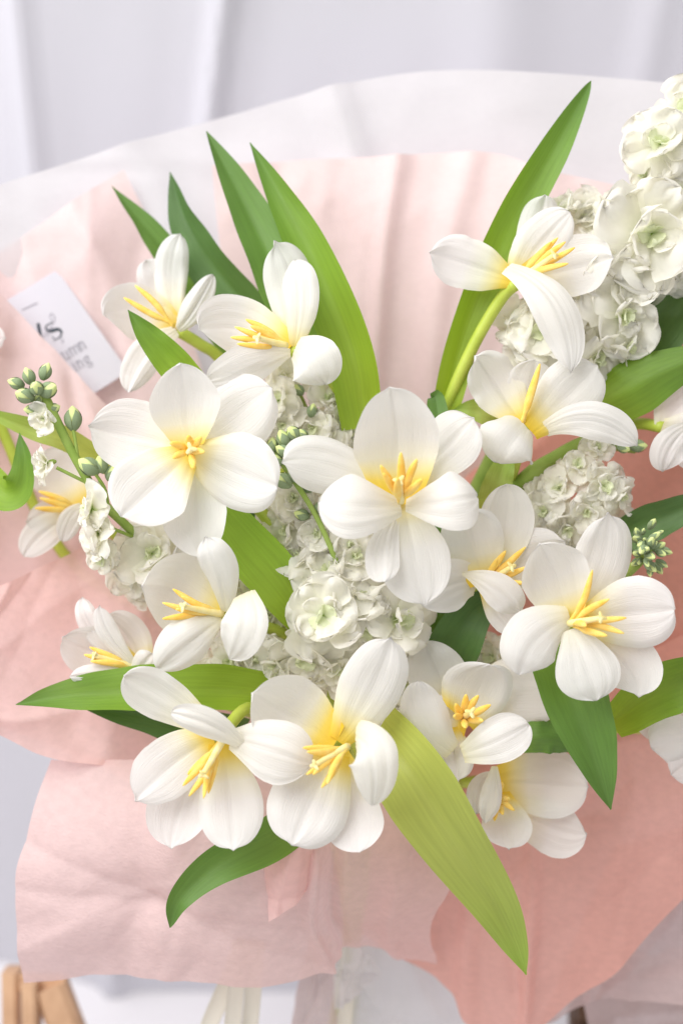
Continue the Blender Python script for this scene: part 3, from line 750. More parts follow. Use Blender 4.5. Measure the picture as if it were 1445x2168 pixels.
# 13 lower right tulip in the shade
tulip('cup shaped white tulip with a starburst of short stamens beside the green leaf tip', (975, 1515, 14), [
    (960, 1500, 896, 1366, 128, -14, -8, 4, 0.1, {'cusp': 0.0}),
    (990, 1510, 1192, 1478, 160, -12, -6, 4, 0.14, {'mid': (1090, 1470), 'cusp': 0.0, 'base': 0.4}),
    (955, 1540, 966, 1650, 84, -6, 0, 2, 0.1, {}),
    (972, 1520, 1034, 1402, 150, -4, 12, 10, 0.34, {'mid': (1006, 1462), 'cusp': 0.0, 'base': 0.62, 'peak': 0.5}),
    (990, 1528, 915, 1508, 112, -8, -4, 3, 0.1, {'base': 0.9, 'cusp': 0.0, 'uv0': -0.2}),
    (958, 1590, 884, 1442, 96, 2, 12, -4, -0.16, {'mid': (905, 1530), 'cusp': 0.0, 'base': 0.45, 'peak': 0.55}),
    (978, 1596, 1118, 1534, 98, 6, 16, -8, -0.12, {'mid': (1048, 1570), 'cusp': 0.0, 'base': 0.4, 'tilt': -12})],
    [(964, 1490, 14), (986, 1470, 12), (1012, 1472, 12), (1038, 1492, 14), (1022, 1526, 18), (984, 1541, 20), (960, 1516, 18)], (978, 1520, 2), (996, 1508, 18), seed=13, srad=8,
    leaves=[([(1080, 1568, -2), (1130, 1562, 2), (1180, 1565, 2), (1224, 1585, -2)], 70, LEAF_MID, {'base': 0.9, 'peak': 0.6, 'tip': 0.5, 'cup': 0.0, 'fold': -0.3})])
# 14 lowest right tulip
tulip('shaded white tulip lying lowest on the coral tissue', (1055, 1670, -8), [
    (1046, 1640, 1010, 1728, 50, 0, 6, -4, -0.1, {'mid': (1016, 1670), 'cusp': 0.0}),
    (1060, 1700, 1235, 1768, 118, -10, -4, 6, 0.2, {'mid': (1160, 1748), 'cusp': 0.0, 'base': 0.5}),
    (1050, 1660, 1238, 1668, 148, -4, 4, 10, 0.3, {'mid': (1150, 1658), 'cusp': 0.0, 'base': 0.5}),
    (1052, 1680, 1078, 1796, 106, -2, 8, 6, 0.25, {'mid': (1070, 1744), 'cusp': 0.01, 'base': 0.5}),
    (1046, 1622, 1026, 1742, 44, 10, 14, -2, 0.1, {'mid': (1040, 1680), 'cusp': 0.03})],
    [(1046, 1738, 10), (1088, 1716, 12), (1078, 1690, 12), (1062, 1656, 12), (1064, 1725, 12)], (1046, 1680, 0), None, seed=14)
# 15 right edge, side view
tulip('half closed white tulip seen from the side on a thin green stem', (1398, 905, -4), [
    (1400, 905, 1500, 838, 120, -6, 2, 4, 0.3, {'uv0': 0.3, 'mid': (1440, 855), 'cusp': 0.0}),
    (1400, 905, 1520, 930, 140, -2, 6, 4, 0.3, {'uv0': 0.3, 'mid': (1460, 925)}),
    (1462, 900, 1404, 998, 76, 4, 10, -4, -0.1, {'uv0': 0.35, 'mid': (1420, 945), 'cusp': 0.03})],
    seed=15, stempts=[(1405, 905, -10), (1340, 898, -24), (1250, 930, -40)],
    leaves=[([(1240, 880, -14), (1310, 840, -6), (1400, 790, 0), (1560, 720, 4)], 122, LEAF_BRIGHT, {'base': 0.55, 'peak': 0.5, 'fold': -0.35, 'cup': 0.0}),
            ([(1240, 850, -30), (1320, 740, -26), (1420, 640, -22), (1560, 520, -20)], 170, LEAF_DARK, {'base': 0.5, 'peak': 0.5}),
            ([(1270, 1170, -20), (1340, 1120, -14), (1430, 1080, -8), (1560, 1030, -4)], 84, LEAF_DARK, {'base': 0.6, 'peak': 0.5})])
# 16 right edge, low
tulip('closed white tulip bud lying sideways on the coral tissue past the long pointed leaf', (1500, 1560, -10), [
    (1500, 1560, 1342, 1530, 116, -6, 2, 4, 0.3, {'uv0': 0.35, 'mid': (1420, 1520), 'cusp': 0.0, 'base': 0.5}),
    (1500, 1565, 1378, 1585, 110, 0, 6, -4, -0.2, {'uv0': 0.35, 'mid': (1430, 1570), 'base': 0.5}),
    (1500, 1580, 1420, 1640, 90, -2, 4, 0, 0.1, {})],
    seed=16, stempts=[(1490, 1560, -18), (1380, 1540, -50)])
# 17 deep left tulip
tulip('pale soft white tulip deep behind the left bud stalk, stamens aimed at the curled leaf', (172, 1078, -46), [
    (172, 1074, 92, 962, 118, -6, 2, 6, 0.2, {'mid': (130, 1008), 'cusp': 0.0}),
    (170, 1080, 62, 1104, 74, -6, 2, 4, 0.2, {}),
    (165, 1090, 50, 1176, 74, -4, 2, 0, 0.1, {'mid': (100, 1122)}),
    (174, 1070, 130, 1146, 52, 4, 8, -2, -0.1, {'mid': (150, 1096)})],
    [(74, 1076, 8), (84, 1054, 6), (82, 1040, 4)], (166, 1076, 0), None, seed=17,
    stempts=[(174, 1078, -50), (300, 1180, -75)],
    leaves=[([(240, 990, -20), (140, 930, -12), (60, 905, -8), (-60, 860, -6)], 52, LEAF_LIME, {'base': 0.8, 'peak': 0.5}),
            ([(-120, 960, -14), (-40, 1000, -12), (10, 1046, -8), (46, 1030, -2), (52, 970, 2), (42, 916, 0)], 74, LEAF_BRIGHT, {'base': 0.8, 'peak': 0.5})])
# 18 far left sliver
tulip('white petal tips of a tulip peeping in beside the card', (-90, 720, -60), [
    (-90, 720, 8, 716, 60, -2, 4, 4, 0.2, {}),
    (-90, 720, -10, 650, 70, -6, 0, 4, 0.2, {}),
    (-90, 725, -20, 780, 66, -4, 2, 4, 0.2, {})], seed=18, stempts=[(-90, 722, -62), (0, 900, -64), (160, 1200, -84)])

# ------------------------------------------------------------------ stock (gillyflower) spires
def stock_petal_mesh(seed):
    r = random.Random(seed)
    nr, nc = 10, 12
    verts, uvs, faces = [], [], []
    sx = r.uniform(0, 90)
    for i in range(nr + 1):
        s = i / nr; s = 1 - (1 - s) ** 1.5
        f = 0.16 + 0.84 * math.sin(math.pi / 2 * min(1, s / 0.62)) ** 1.3 if s < 0.62 else max(0.0, 1 - ((s - 0.62) / 0.38) ** 2.6) ** 0.5
        f = max(f, 0.02)
        for j in range(nc + 1):
            x = -1 + 2 * j / nc
            w = 0.46 * f
            ex = 1 + 0.22 * noise.noise(Vector((s * 5, (x > 0) * 7 + sx, 1)))
            z = 0.30 * s * s * (-1 if seed % 3 == 0 else 0.1) + 0.10 * w * x * x * (-1 if seed % 2 else 1)
            ruf = smooth01((s - 0.25) / 0.6)
            z += 0.22 * ruf * noise.noise(Vector((x * 1.5 + sx, s * 1.6, 2))) + 0.13 * ruf * ruf * noise.noise(Vector((x * 3.6 + sx, s * 2.2, 8)))
            y = s + 0.12 * ruf * noise.noise(Vector((x * 3 + sx, 5, 5))) - 0.10 * (1 - abs(x)) ** 2 * smooth01((s - 0.8) / 0.2)
            verts.append((w * x * ex, y, z)); uvs.append((j / nc, s))
    for i in range(nr):
        for j in range(nc):
            a = i * (nc + 1) + j
            faces.append((a, a + 1, a + nc + 2, a + nc + 1))
    me = bpy.data.meshes.new('petal'); me.from_pydata(verts, [], faces); me.materials.append(M_STOCK)
    me.polygons.foreach_set('use_smooth', [True] * len(faces))
    uv = me.uv_layers.new(name='UVMap')
    li = np.zeros(len(me.loops), dtype=np.int32); me.loops.foreach_get('vertex_index', li)
    uv.data.foreach_set('uv', np.array(uvs, dtype=np.float32)[li].ravel())
    me.update(); return me
STOCK_PETALS = [stock_petal_mesh(s) for s in range(9)]

def calyx_mesh():
    verts, faces = [], []
    ns, nr = 12, 6
    for i in range(nr + 1):
        t = i / nr
        r = 0.13 * math.sin(math.pi * min(0.98, 0.1 + 0.9 * t)) + 0.02
        for j in range(ns):
            th = 2 * math.pi * j / ns
            verts.append((math.cos(th) * r, math.sin(th) * r, -0.42 + 0.5 * t))
    for i in range(nr):
        for j in range(ns):
            k = (j + 1) % ns; faces.append((i * ns + j, i * ns + k, (i + 1) * ns + k, (i + 1) * ns + j))
    faces.append(tuple(reversed(range(ns)))); faces.append(tuple(range(nr * ns, (nr + 1) * ns)))
    me = bpy.data.meshes.new('floret'); me.from_pydata(verts, [], faces); me.materials.append(M_STALK)
    me.polygons.foreach_set('use_smooth', [True] * len(faces)); me.update(); return me
CALYX = calyx_mesh()
HEART = []
for s in range(3):
    me = STOCK_PETALS[s].copy(); me.materials.clear(); me.materials.append(M_TUFT); HEART.append(me)

def basis(axis, roll):
    z = axis.normalized()
    x = z.orthogonal().normalized(); y = z.cross(x)
    m = Matrix((x, y, z)).transposed()
    return (m @ Matrix.Rotation(roll, 3, 'Z')).to_4x4()

def floret(parent, px, py, w, rad, axis=None, openness=1.0, r=None, rich=1.0):
    if axis is None: axis = (r.uniform(-0.7, 0.7), r.uniform(-0.5, 0.6), 0.9)
    c = P(px, py, w)
    R = rad * K * (D - w * 0.001) / D * 1.08
    o = bpy.data.objects.new('floret', CALYX); COL.objects.link(o); o.parent = parent
    o['_c'] = tuple(c)
    o.matrix_basis = Matrix.Translation(c - Vector(parent['_c'])) @ basis(V(*axis), r.uniform(0, 6)) @ Matrix.Scale(R, 4)
    rings = [(5, 92, 1.0, 0.0), (5, 76, 0.86, 0.04), (4, 54, 0.60, 0.06), (3, 24, 0.36, 0.05)]
    for k, (n, elev, sz, z) in enumerate(rings):
        n = max(3, int(n * rich))
        a0 = r.uniform(0, 6)
        for i in range(n):
            th = a0 + 2 * math.pi * (i + r.uniform(-0.2, 0.2)) / n
            e = math.radians(90 - elev * openness + r.uniform(-20, 20))
            me = r.choice(HEART) if k == 3 else r.choice(STOCK_PETALS)
            p = bpy.data.objects.new('petal', me); COL.objects.link(p); p.parent = o
            s = sz * r.uniform(0.78, 1.18)
            p.matrix_basis = (Matrix.Translation((0, 0, z)) @ Matrix.Rotation(th, 4, 'Z') @ Matrix.Rotation(e, 4, 'X')
                              @ Matrix.Rotation(r.uniform(-0.5, 0.5), 4, 'Y') @ Matrix.Diagonal((s * r.uniform(1.0, 1.5), s, s * r.uniform(0.8, 1.5), 1)))
    return o

def bud_meshes():
    verts, faces = [], []
    ns, nr = 14, 10
    for i in range(nr + 1):
        t = i / nr
        r = 0.46 * math.sin(math.pi * min(0.985, 0.05 + 0.95 * t)) ** 0.75
        for j in range(ns):
            th = 2 * math.pi * j / ns
            rr = r * (1 + 0.06 * math.cos(4 * th))
            verts.append((math.cos(th) * rr, math.sin(th) * rr, -0.5 + 1.15 * t))
    for i in range(nr):
        for j in range(ns):
            k = (j + 1) % ns; faces.append((i * ns + j, i * ns + k, (i + 1) * ns + k, (i + 1) * ns + j))
    faces.append(tuple(reversed(range(ns)))); faces.append(tuple(range(nr * ns, (nr + 1) * ns)))
    me = bpy.data.meshes.new('bud'); me.from_pydata(verts, [], faces); me.materials.append(M_BUD)
    me.polygons.foreach_set('use_smooth', [True] * len(faces)); me.update()
    verts, faces = [], []
    n1, n2 = 8, 5
    for i in range(n1 + 1):
        t = i / n1
        r = 0.46 * math.sin(math.pi * min(0.985, 0.05 + 0.84 * t)) ** 0.75 + 0.045
        half = 0.74 * math.cos(math.pi / 2 * t ** 2.8) + 0.02
        for j in range(n2 + 1):
            th = (-1 + 2 * j / n2) * half
            verts.append((math.cos(th) * r, math.sin(th) * r, -0.54 + 1.04 * t))
    for i in range(n1):
        for j in range(n2):
            a = i * (n2 + 1) + j; faces.append((a, a + 1, a + n2 + 2, a + n2 + 1))
    ms = bpy.data.meshes.new('sepal'); ms.from_pydata(verts, [], faces); ms.materials.append(M_SEPAL)
    ms.polygons.foreach_set('use_smooth', [True] * len(faces)); ms.update()
    return me, ms
BUD, SEPAL = bud_meshes()

def bud(parent, px, py, w, rad, axis, r, fat=1.0):
    c = P(px, py, w); R = rad * K * 2
    o = bpy.data.objects.new('bud', BUD); COL.objects.link(o); o.parent = parent; o['_c'] = tuple(c)
    o.matrix_basis = Matrix.Translation(c - Vector(parent['_c'])) @ basis(V(*axis), r.uniform(0, 6)) @ Matrix.Diagonal((R * fat, R * fat, R, 1))
    for k in range(4):
        s = bpy.data.objects.new('sepal', SEPAL); COL.objects.link(s); s.parent = o
        s.matrix_basis = Matrix.Rotation(k * math.pi / 2, 4, 'Z')
    return o

GS = 'white stock spires of the bouquet'
def spire(label, path, rad, florets, buds=(), seed=0, twigs=(), mat=None, fat=0.85):
    r = random.Random(seed * 101 + 5)
    t = empty('stock_spire', P(*path[0]), label, 'stock flower', GS)
    tube('stem', [P(*p) for p in path], rad * K, mat or M_STALK, t, n=28, seg=12)
    for f in florets:
        floret(t, *f[:4], *( [f[4]] if len(f) > 4 else []), r=r, **(f[5] if len(f) > 5 else {'openness': r.uniform(0.88, 1.08)}))
    for b in buds:
        bud(t, b[0], b[1], b[2], b[3], b[4] if len(b) > 4 else (r.uniform(-.6, .6), r.uniform(0.2, 1), r.uniform(0.2, 0.9)), r, fat)
    for tw in twigs:
        tube('twig', [P(*p) for p in tw], 3.6 * K, M_STALK, t, n=10, seg=8)
    return t

spire('thick white stock spire with dense ruffled florets reaching past the tallest bright leaf',
      [(760, 1850, -146), (900, 1300, -100), (1100, 860, -44), (1230, 680, -24), (1340, 520, -18), (1420, 320, -18), (1460, 180, -18)], 20, [
    (1396, 306, -2, 84, (-0.1, 0.2, 1)), (1450, 232, -6, 64, (-0.4, 0.2, 0.8)), (1452, 330, -8, 60), (1368, 372, -14, 50, (-0.8, 0.0, 0.7)),
    (1376, 496, 6, 112, (0.0, -0.05, 1)), (1432, 420, -6, 70, (0.3, 0.5, 0.8)), (1296, 468, -20, 70, (-0.4, 0.6, 0.7)), (1240, 462, -28, 58, (-0.5, 0.7, 0.6)), (1188, 448, -20, 50, (-0.6, 0.6, 0.6)),
    (1440, 560, -8, 70, (0.6, -0.2, 0.7)), (1330, 590, 0, 86, (0.1, -0.4, 0.9)), (1270, 560, -26, 74, (-0.3, 0.1, 0.9)), (1392, 580, -2, 60, (0.4, -0.5, 0.7)),
    (1314, 668, -2, 82, (0.4, -0.3, 0.9)), (1232, 650, -18, 80, (-0.3, 0.0, 0.9)), (1322, 734, -8, 62, (0.6, -0.5, 0.7)), (1262, 752, -8, 70, (0.2, -0.6, 0.8)),
    (1150, 706, -6, 88, (-0.4, 0.2, 0.9)), (1102, 680, -14, 56, (-0.8, 0.3, 0.6)), (1192, 776, -12, 66, (0, -0.3, 0.9)), (1120, 750, -16, 56, (-0.6, -0.2, 0.7)), (1290, 610, -28, 60)],
    seed=1)
spire('ruffled white stock spire filling the middle below the heart tulip',
      [(745, 1880, -142), (730, 1600, -100), (705, 1420, -40), (690, 1300, -6), (720, 1210, 0), (690, 1150, 4)], 14, [
    (684, 1302, 22, 92, (-0.05, 0.05, 1)), (762, 1268, 14, 66, (0.3, 0.5, 0.8)), (838, 1312, 10, 80, (0.5, 0.0, 0.8)), (772, 1330, 12, 62, (0.2, -0.4, 0.9)), (650, 1392, 6, 66, (-0.2, -0.4, 0.8)), (590, 1410, -4, 62, (-0.5, -0.2, 0.7)),
    (692, 1212, 8, 66, (-0.1, 0.5, 0.8)), (748, 1178, 10, 58, (0.2, 0.2, 0.9)), (636, 1180, 2, 50, (-0.6, 0.4, 0.6)), (860, 1360, -6, 62), (712, 1412, 4, 66, (0.1, -0.4, 0.9)), (640, 1440, -4, 58),
    (548, 1392, -14, 62, (-0.3, -0.1, 0.9)), (486, 1398, -14, 58, (-0.4, -0.3, 0.9)), (530, 1262, -18, 50), (500, 1215, -20, 50), (575, 1300, -20, 50), (540, 1330, -24, 52), (450, 1430, -18, 44),
    (790, 1400, -8, 60), (860, 1440, -22, 60), (820, 1500, -24, 56)], seed=2)
spire('slender stock spire with pale buds crossing between the flat tulip and the heart tulip',
      [(740, 1860, -140), (740, 1500, -80), (735, 1260, -6), (712, 1190, 14), (665, 1085, 20), (600, 985, 22), (580, 950, 22)], 5.5, [
    (690, 1130, 8, 36, (0.5, 0.1, 0.9)), (735, 1150, 10, 40, (0.3, -0.3, 0.9)), (640, 1072, 0, 44, (-0.5, -0.2, 0.8)), (600, 1085, -12, 54), (610, 1150, -14, 48), (660, 1010, -10, 50), (640, 1130, -16, 50), (622, 1056, 10, 52, (-0.2, 0.1, 1)), (668, 1128, 10, 46, (-0.1, -0.1, 1)), (606, 1120, 2, 50, (-0.3, -0.1, 0.9)), (700, 1080, 12, 46), (640, 1000, 6, 42)],
    [(600, 930, 26, 17), (622, 918, 26, 17), (640, 922, 24, 15), (576, 944, 24, 15), (600, 955, 28, 15), (588, 975, 26, 13),
     (600, 1018, 26, 19, (-0.7, 0.5, 0.4)), (622, 1004, 26, 16, (-0.2, 0.8, 0.4)), (655, 1030, 18, 15, (0.6, 0.6, 0.4)), (640, 1090, 16, 15, (-0.8, 0.2, 0.4)), (676, 1075, 18, 14, (0.7, 0.6, 0.3))], seed=3)
spire('greenish stock spire half hidden under the upper tulip with stamens leaning to the card',
      [(745, 1880, -144), (720, 1300, -90), (690, 1000, -34), (650, 900, -22), (610, 810, -20), (590, 770, -20)], 17, [
    (590, 848, -6, 48, (-0.5, 0.2, 0.8)), (600, 900, -8, 46, (-0.4, -0.1, 0.9)), (690, 846, -16, 46, (0.4, 0.4, 0.8)), (722, 892, -16, 54, (0.5, 0.2, 0.8)), (665, 905, -8, 46), (740, 930, -18, 50, (0.5, 0, 0.8)), (560, 890, -12, 40), (600, 800, -14, 36), (690, 930, -10, 46), (640, 960, -14, 46), (580, 950, -18, 44)],
    [(632, 826, -10, 14), (660, 870, -4, 13)], seed=4)
spire('stock spire with green buds and few open florets leaning over the pale deep tulip',
      [(700, 1750, -140), (480, 1330, -60), (290, 1135, 0), (215, 1060, 14), (160, 970, 22), (120, 890, 26), (84, 815, 28)], 9.5, [
    (94, 886, 30, 34, (-0.3, -0.2, 0.9), {'openness': 0.7, 'rich': 0.8}), (102, 980, 26, 40, (-0.9, -0.2, 0.4), {'openness': 0.75}), (196, 1080, 24, 56, (-0.9, 0.1, 0.35)), (210, 1128, 20, 54, (-0.8, -0.2, 0.45)), (218, 1178, 14, 44, (-0.3, -0.5, 0.8)),
    (322, 1172, 0, 84, (0.1, 0.1, 1)), (282, 1218, -8, 56, (-0.4, -0.3, 0.8)), (300, 1250, -18, 48, (-0.2, -0.6, 0.7))],
    [(36, 812, 28, 15, (-0.9, 0.3, 0.4)), (62, 798, 30, 16, (-0.3, 0.9, 0.4)), (78, 822, 36, 17, (0, 0.3, 0.9)), (96, 788, 28, 16, (0.4, 0.9, 0.2)), (102, 826, 32, 20, (0.7, 0.3, 0.6)), (54, 838, 34, 19, (-0.6, 0.2, 0.7)), (80, 850, 28, 14), (70, 868, 28, 15, (-0.8, 0, 0.5)), (112, 866, 26, 14, (0.8, 0.3, 0.3)),
     (155, 888, 24, 22, (0, 1, 0.3)), (190, 988, 24, 22, (-0.7, 0.5, 0.5)), (215, 985, 22, 17, (-0.2, 0.8, 0.5)), (238, 1002, 20, 18, (0.5, 0.7, 0.5))],
    seed=5, twigs=[[(165, 970, 22), (160, 935, 24), (155, 908, 24)], [(190, 1025, 18), (150, 1005, 24), (120, 990, 26)], [(230, 1075, 12), (222, 1035, 18), (200, 1000, 24)], [(290, 1140, 0), (240, 1120, 14), (215, 1115, 18)]])
spire('small creamy stock spire drooping under the lily shaped tulip',
      [(780, 1800, -140), (960, 1250, -80), (1090, 1040, -26), (1180, 970, -20), (1260, 935, -18), (1345, 942, -18)], 19, [
    (1222, 986, -6, 46, (-0.1, 0.3, 0.9), {'rich': 0.9}), (1276, 1030, -2, 56, (0.2, 0, 1)), (1310, 1052, -6, 48, (0.6, -0.2, 0.7)), (1182, 1034, -6, 44, (-0.4, 0.2, 0.9)), (1240, 1080, -4, 48, (0.1, -0.4, 0.9)), (1150, 1082, -10, 52, (-0.3, -0.2, 0.9)),
    (1262, 950, -8, 36, (0.2, 0.5, 0.8)), (1140, 1050, -16, 40), (1200, 1120, -10, 48, (0, -0.5, 0.8)), (1160, 1130, -14, 44)],
    [(1348, 944, -10, 17, (0.9, 0, 0.4)), (1332, 928, -10, 15, (0.6, 0.7, 0.4)), (1318, 948, -6, 14, (0.6, -0.3, 0.7))], seed=6)
rb = random.Random(3)
bl = []
for i in range(26):
    a = 2.399 * i; q = math.sqrt(i / 26)
    bl.append((1370 + 40 * q * math.cos(a) + rb.uniform(-6, 6), 1162 + 50 * q * math.sin(a) + rb.uniform(-6, 6), 34 - 26 * q * q, rb.uniform(8, 17), (q * math.cos(a) * 1.2 + rb.uniform(-.4, .4), -q * math.sin(a) * 1.2 + rb.uniform(-.4, .4), 0.8)))
spire('tight grey green cluster of stock buds at a spire tip', [(800, 1800, -140), (1100, 1450, -60), (1280, 1260, -10), (1350, 1190, 10), (1368, 1165, 24)], 11, [(1250, 1180, -16, 40), (1215, 1160, -20, 40)], bl, seed=7, fat=0.62)
spire('low stock spire glimpsed between the cup tulip and the dark leaf', [(780, 1820, -140), (960, 1560, -70), (1040, 1410, -30), (1050, 1370, -26)], 10, [
    (1044, 1392, -22, 52), (1080, 1410, -24, 48), (850, 1530, -10, 40), (1000, 1380, -30, 44), (1100, 1440, -30, 50), (845, 1480, -26, 46)], seed=8)

# ------------------------------------------------------------------ card with its print
M_CARD = solid_mat('card_white', (0.62, 0.605, 0.67), rough=0.6, spec=0.2, color2=(0.60, 0.59, 0.655), mottle=(30, (1, 1, 1)))
M_INK = solid_mat('ink_dark', (0.025, 0.04, 0.055), rough=0.7, color2=(0.05, 0.07, 0.09), mottle=(90, (1, 1, 1)))
M_INKG = solid_mat('ink_grey', (0.30, 0.29, 0.34), rough=0.7, color2=(0.36, 0.35, 0.40), mottle=(90, (1, 1, 1)))
CTL, CTR, CBR = P(6, 641, -84), P(121, 571, -96), P(272, 786, -100)
CBL = CTL + CBR - CTR
cu = (CTR - CTL); cv_ = (CBL - CTL); cn = cv_.cross(cu).normalized()
if cn.dot(FWD) > 0: cn = -cn
def build_card():
    t = 0.0004
    f = [CTL, CTR, CBR, CBL]; b = [p - cn * t for p in f]
    verts = f + b
    faces = [(0, 1, 2, 3), (7, 6, 5, 4)] + [(i, i + 4, (i + 1) % 4 + 4, (i + 1) % 4) for i in range(4)]
    c = make_obj('card', verts, faces, M_CARD, None, None, smooth=False)
    tag(c, 'white printed card tucked behind pink tissue beside the soft focus tulip', 'card')
    def stroke(name, pts, widths, mat, h=0.00025):
        """pts are photo pixels on the card plane"""
        q = []
        for (x, y) in pts:
            d = P(x, y, 0) - CAM
            tt = (CTL + cn * h - CAM).dot(cn) / d.dot(cn)
            q.append(CAM + d * tt)
        n = max(8, 5 * len(q)); cv = catmull(q, n)
        vs, fs = [], []
        for i in range(n):
            tg = (cv[min(i + 1, n - 1)] - cv[max(i - 1, 0)]).normalized(); s = tg.cross(cn)
            k = i / (n - 1) * (len(widths) - 1); a = int(min(k, len(widths) - 2)) if len(widths) > 1 else 0
            w = (widths[a] * (1 - (k - a)) + widths[a + 1] * (k - a)) if len(widths) > 1 else widths[0]
            vs += [cv[i] + s * (w * K * 0.55), cv[i] - s * (w * K * 0.55)]
        fs = [(2 * i, 2 * i + 1, 2 * i + 3, 2 * i + 2) for i in range(n - 1)]
        return make_obj(name, vs, fs, mat, c, None, smooth=False)
    stroke('printed_line', [(47, 656), (80, 641)], [2.2], M_INKG)
    stroke('printed_mark', [(81, 684), (84, 700), (90, 722)], [6, 7, 2], M_INK)
    stroke('printed_mark', [(88, 720), (100, 702), (112, 690)], [1.5, 1.5, 1.5], M_INKG)
    stroke('printed_mark', [(112, 683), (100, 688), (98, 697), (108, 701), (122, 697), (130, 702), (128, 712), (118, 718), (110, 712)], [2, 2.4, 3.5, 6.5, 7, 5, 2.4, 2, 1.6], M_INK)
    stroke('printed_mark', [(112, 690), (106, 703), (100, 712)], [1.4], M_INKG)
    stroke('printed_mark', [(113, 686), (116, 672), (110, 664), (106, 670), (111, 682)], [1.8], M_INKG)
    stroke('printed_mark', [(128, 714), (134, 722), (130, 726)], [2.0], M_INKG)
    stroke('printed_mark', [(112, 720), (118, 722)], [2.0], M_INKG)
    # letters in a local frame: origin, x along the line of text, y up
    ex = Vector((math.cos(math.radians(-31)), math.sin(math.radians(-31)))); ey = Vector((ex.y, -ex.x))
    def letter(ch, ox, oy, sc):
        def L(pts, wd): stroke('printed_letter', [(ox + (ex.x * x + ey.x * y) * sc, oy + (ex.y * x + ey.y * y) * sc) for x, y in pts], [w * sc for w in wd], M_INKG)
        if ch == 'u':
            L([(-.1, 1), (.1, 1), (.1, .3), (.25, .03), (.5, .08), (.62, .3)], [.12, .2, .2, .16, .1, .08]); L([(.62, 1), (.62, .5), (.62, 0), (.75, 0)], [.2, .2, .2, .1])
        if ch in 'nm':
            L([(0, .95), (.1, 1), (.1, .5), (.1, 0)], [.12, .2, .2, .2]); L([(0, 0), (.22, 0)], [.1])
            for k in range(2 if ch == 'm' else 1):
                o = .55 * k
                L([(.1 + o, .6), (.3 + o, .95), (.5 + o, .95), (.62 + o, .7), (.62 + o, 0)], [.08, .1, .16, .2, .2]); L([(.5 + o, 0), (.76 + o, 0)], [.1])
        if ch == 'i':
            L([(0, .95), (.1, 1), (.1, .5), (.1, 0)], [.12, .2, .2, .2]); L([(0, 0), (.22, 0)], [.1]); L([(.06, 1.35), (.16, 1.35)], [.2])
        if ch == 'g':
            L([(.35, 1), (.08, .85), (.1, .5), (.35, .38), (.6, .55), (.58, .88), (.35, 1), (.75, 1.02)], [.1, .18, .18, .1, .18, .18, .1, .1])
            L([(.2, .42), (.1, .2), (.3, .08), (.6, .05), (.68, -.22), (.4, -.42), (.08, -.3), (.12, -.06)], [.08, .1, .14, .16, .14, .1, .14, .08])
    letter('u', 139, 763, 17); letter('m', 153, 754, 17); letter('n', 173, 742, 17)
    letter('i', 162, 786, 16.5); letter('n', 169, 781, 16.5); letter('g', 184, 773, 16.5)
build_card()

# ------------------------------------------------------------------ ribbons
def satin():
    m, nt, out = new_mat('ribbon_satin_cream'); L = nt.links.new
    p = nd(nt, 'ShaderNodeBsdfPrincipled'); p.inputs['Base Color'].default_value = (0.80, 0.76, 0.66, 1)
    p.inputs['Roughness'].default_value = 0.32; p.inputs['Specular IOR Level'].default_value = 0.6; p.inputs['Sheen Weight'].default_value = 0.3
    tc = nd(nt, 'ShaderNodeTexCoord')
    wv = nd(nt, 'ShaderNodeTexWave'); wv.bands_direction = 'Y'; wv.inputs['Scale'].default_value = 30
    L(tc.outputs['UV'], wv.inputs['Vector'])
    b = nd(nt, 'ShaderNodeBump'); b.inputs['Strength'].default_value = 0.2; b.inputs['Distance'].default_value = 0.0003
    L(wv.outputs['Fac'], b.inputs['Height']); L(b.outputs[0], p.inputs['Normal']); L(p.outputs[0], out.inputs[0])
    return m
M_RIB = satin()
def ribbon(pts, width, label, tilt):
    cv = catmull([P(*p) for p in pts], 30)
    r = empty('ribbon', P(*pts[0]), label, 'ribbon', 'cream satin ribbon tails')
    Wm = width * K / 2
    vs, uv, fs, nc = [], [], [], 8
    edges = ([], [])
    for i, p in enumerate(cv):
        tg = (cv[min(i + 1, 29)] - cv[max(i - 1, 0)]).normalized()
        n = -FWD - tg * (-FWD).dot(tg); n.normalize()
        n = Matrix.Rotation(math.radians(tilt), 3, tg) @ n; b = tg.cross(n)
        for j in range(nc + 1):
            x = -1 + 2 * j / nc
            vs.append(p + b * (Wm * x) + n * (0.25 * Wm * x * x)); uv.append((j / nc, i / 29))
        edges[0].append(p + b * Wm * -0.93 + n * (0.27 * Wm)); edges[1].append(p + b * Wm * 0.93 + n * (0.27 * Wm))
    for i in range(29):
        for j in range(nc):
            a = i * (nc + 1) + j; fs.append((a, a + 1, a + nc + 2, a + nc + 1))
    make_obj('band', vs, fs, M_RIB, r, uv)
    for e in edges:        # picot selvedge: a beaded edge
        c2 = catmull(e, 90)
        tube('selvedge', c2, lambda t: 1.5 * K * (0.75 + 0.5 * math.sin(t * 90 * 2.1)), M_RIB, r, n=90, seg=6)
ribbon([(520, 1990, -80), (485, 2075, -86), (448, 2160, -96), (410, 2260, -112)], 42, 'cream satin ribbon tail slanting away from the others', 14)
ribbon([(510, 1990, -76), (500, 2080, -80), (492, 2170, -88), (486, 2270, -104)], 40, 'cream satin ribbon tail hanging straight in the middle of three', -6)
ribbon([(545, 1990, -78), (538, 2080, -82), (530, 2170, -92), (520, 2270, -108)], 40, 'cream satin ribbon tail closest to the dusty pink paper tail', 10)
ribbon([(740, 2040, -122), (735, 2100, -124), (728, 2170, -128), (722, 2270, -138)], 38, 'cream satin ribbon tail under the small white vellum corner', 4)

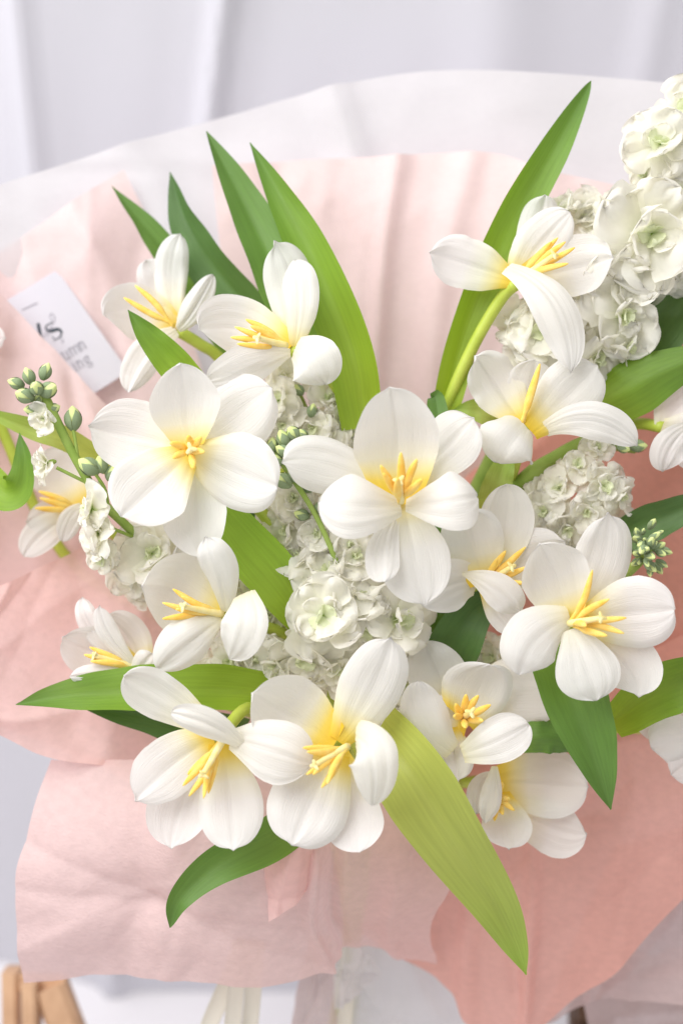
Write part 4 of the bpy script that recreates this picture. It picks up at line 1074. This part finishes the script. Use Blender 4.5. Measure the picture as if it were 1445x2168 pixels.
# ------------------------------------------------------------------ wooden stand behind
M_WOOD = solid_mat('wood_light', (0.50, 0.31, 0.19), rough=0.55, spec=0.3, color2=(0.62, 0.40, 0.25), mottle=(14, (6, 6, 0.8)), bump=(60, 0.2, 0.001))
def plank(name, a, b, wx, wy, parent):
    """a squared timber from a to b with softened edges"""
    z = (b - a).normalized(); x = RIGHT - z * RIGHT.dot(z); x.normalize(); y = z.cross(x)
    prof = []
    e = min(wx, wy) * 0.18
    for sx, sy in ((1, 1), (-1, 1), (-1, -1), (1, -1)):
        c1 = (sx * (wx / 2), sy * (wy / 2 - e)); c2 = (sx * (wx / 2 - e), sy * (wy / 2))
        prof += [c1, c2] if sx * sy > 0 else [c2, c1]
    n = len(prof); vs = []
    for t in (0, 1):
        for (u, v) in prof: vs.append((a if t == 0 else b) + x * u + y * v)
    fs = [(i, (i + 1) % n, (i + 1) % n + n, i + n) for i in range(n)] + [tuple(reversed(range(n))), tuple(range(n, 2 * n))]
    return make_obj(name, vs, fs, M_WOOD, parent, None, smooth=False)
def on_table(px, py):
    d = P(px, py, 0) - CAM; t = (TABLE_Z - CAM.z) / d.z; return CAM + d * t

def on_depth(px, py, w): return P(px, py, w)
ws = empty('wooden_stand', P(40, 2200, -220), 'light wooden frame standing on the table under the turned down paper corner', 'stand')
plank('post', P(30, 2350, -215), P(26, 2052, -215), 0.011, 0.02, ws)
plank('rail', P(74, 2350, -205), P(66, 2075, -205), 0.010, 0.02, ws)
plank('cross_bar', P(20, 2078, -212), P(140, 2082, -212), 0.012, 0.008, ws)
plank('brace', P(200, 2330, -210), P(108, 2085, -210), 0.022, 0.02, ws)

M_WOOD_DARK = solid_mat('wood_dark', (0.10, 0.055, 0.035), rough=0.6, spec=0.25, color2=(0.16, 0.09, 0.055), mottle=(14, (6, 6, 0.8)), bump=(60, 0.2, 0.001))
wb = empty('wooden_bench', P(1400, 2300, -240), 'dark brown wooden bench end under the lowest grey vellum layer', 'bench')
for k in range(4):
    o = plank('slat', P(1215 + k * 2, 2110 + k * 130, -250 + k * 2), P(1760, 2060 + k * 130, -250 + k * 2), 0.030, 0.022, wb)
    o.data.materials[0] = M_WOOD_DARK
for px in (1250, 1700):
    o = plank('leg', P(px, 2090, -268), P(px, 2700, -300), 0.03, 0.03, wb)
    o.data.materials[0] = M_WOOD_DARK
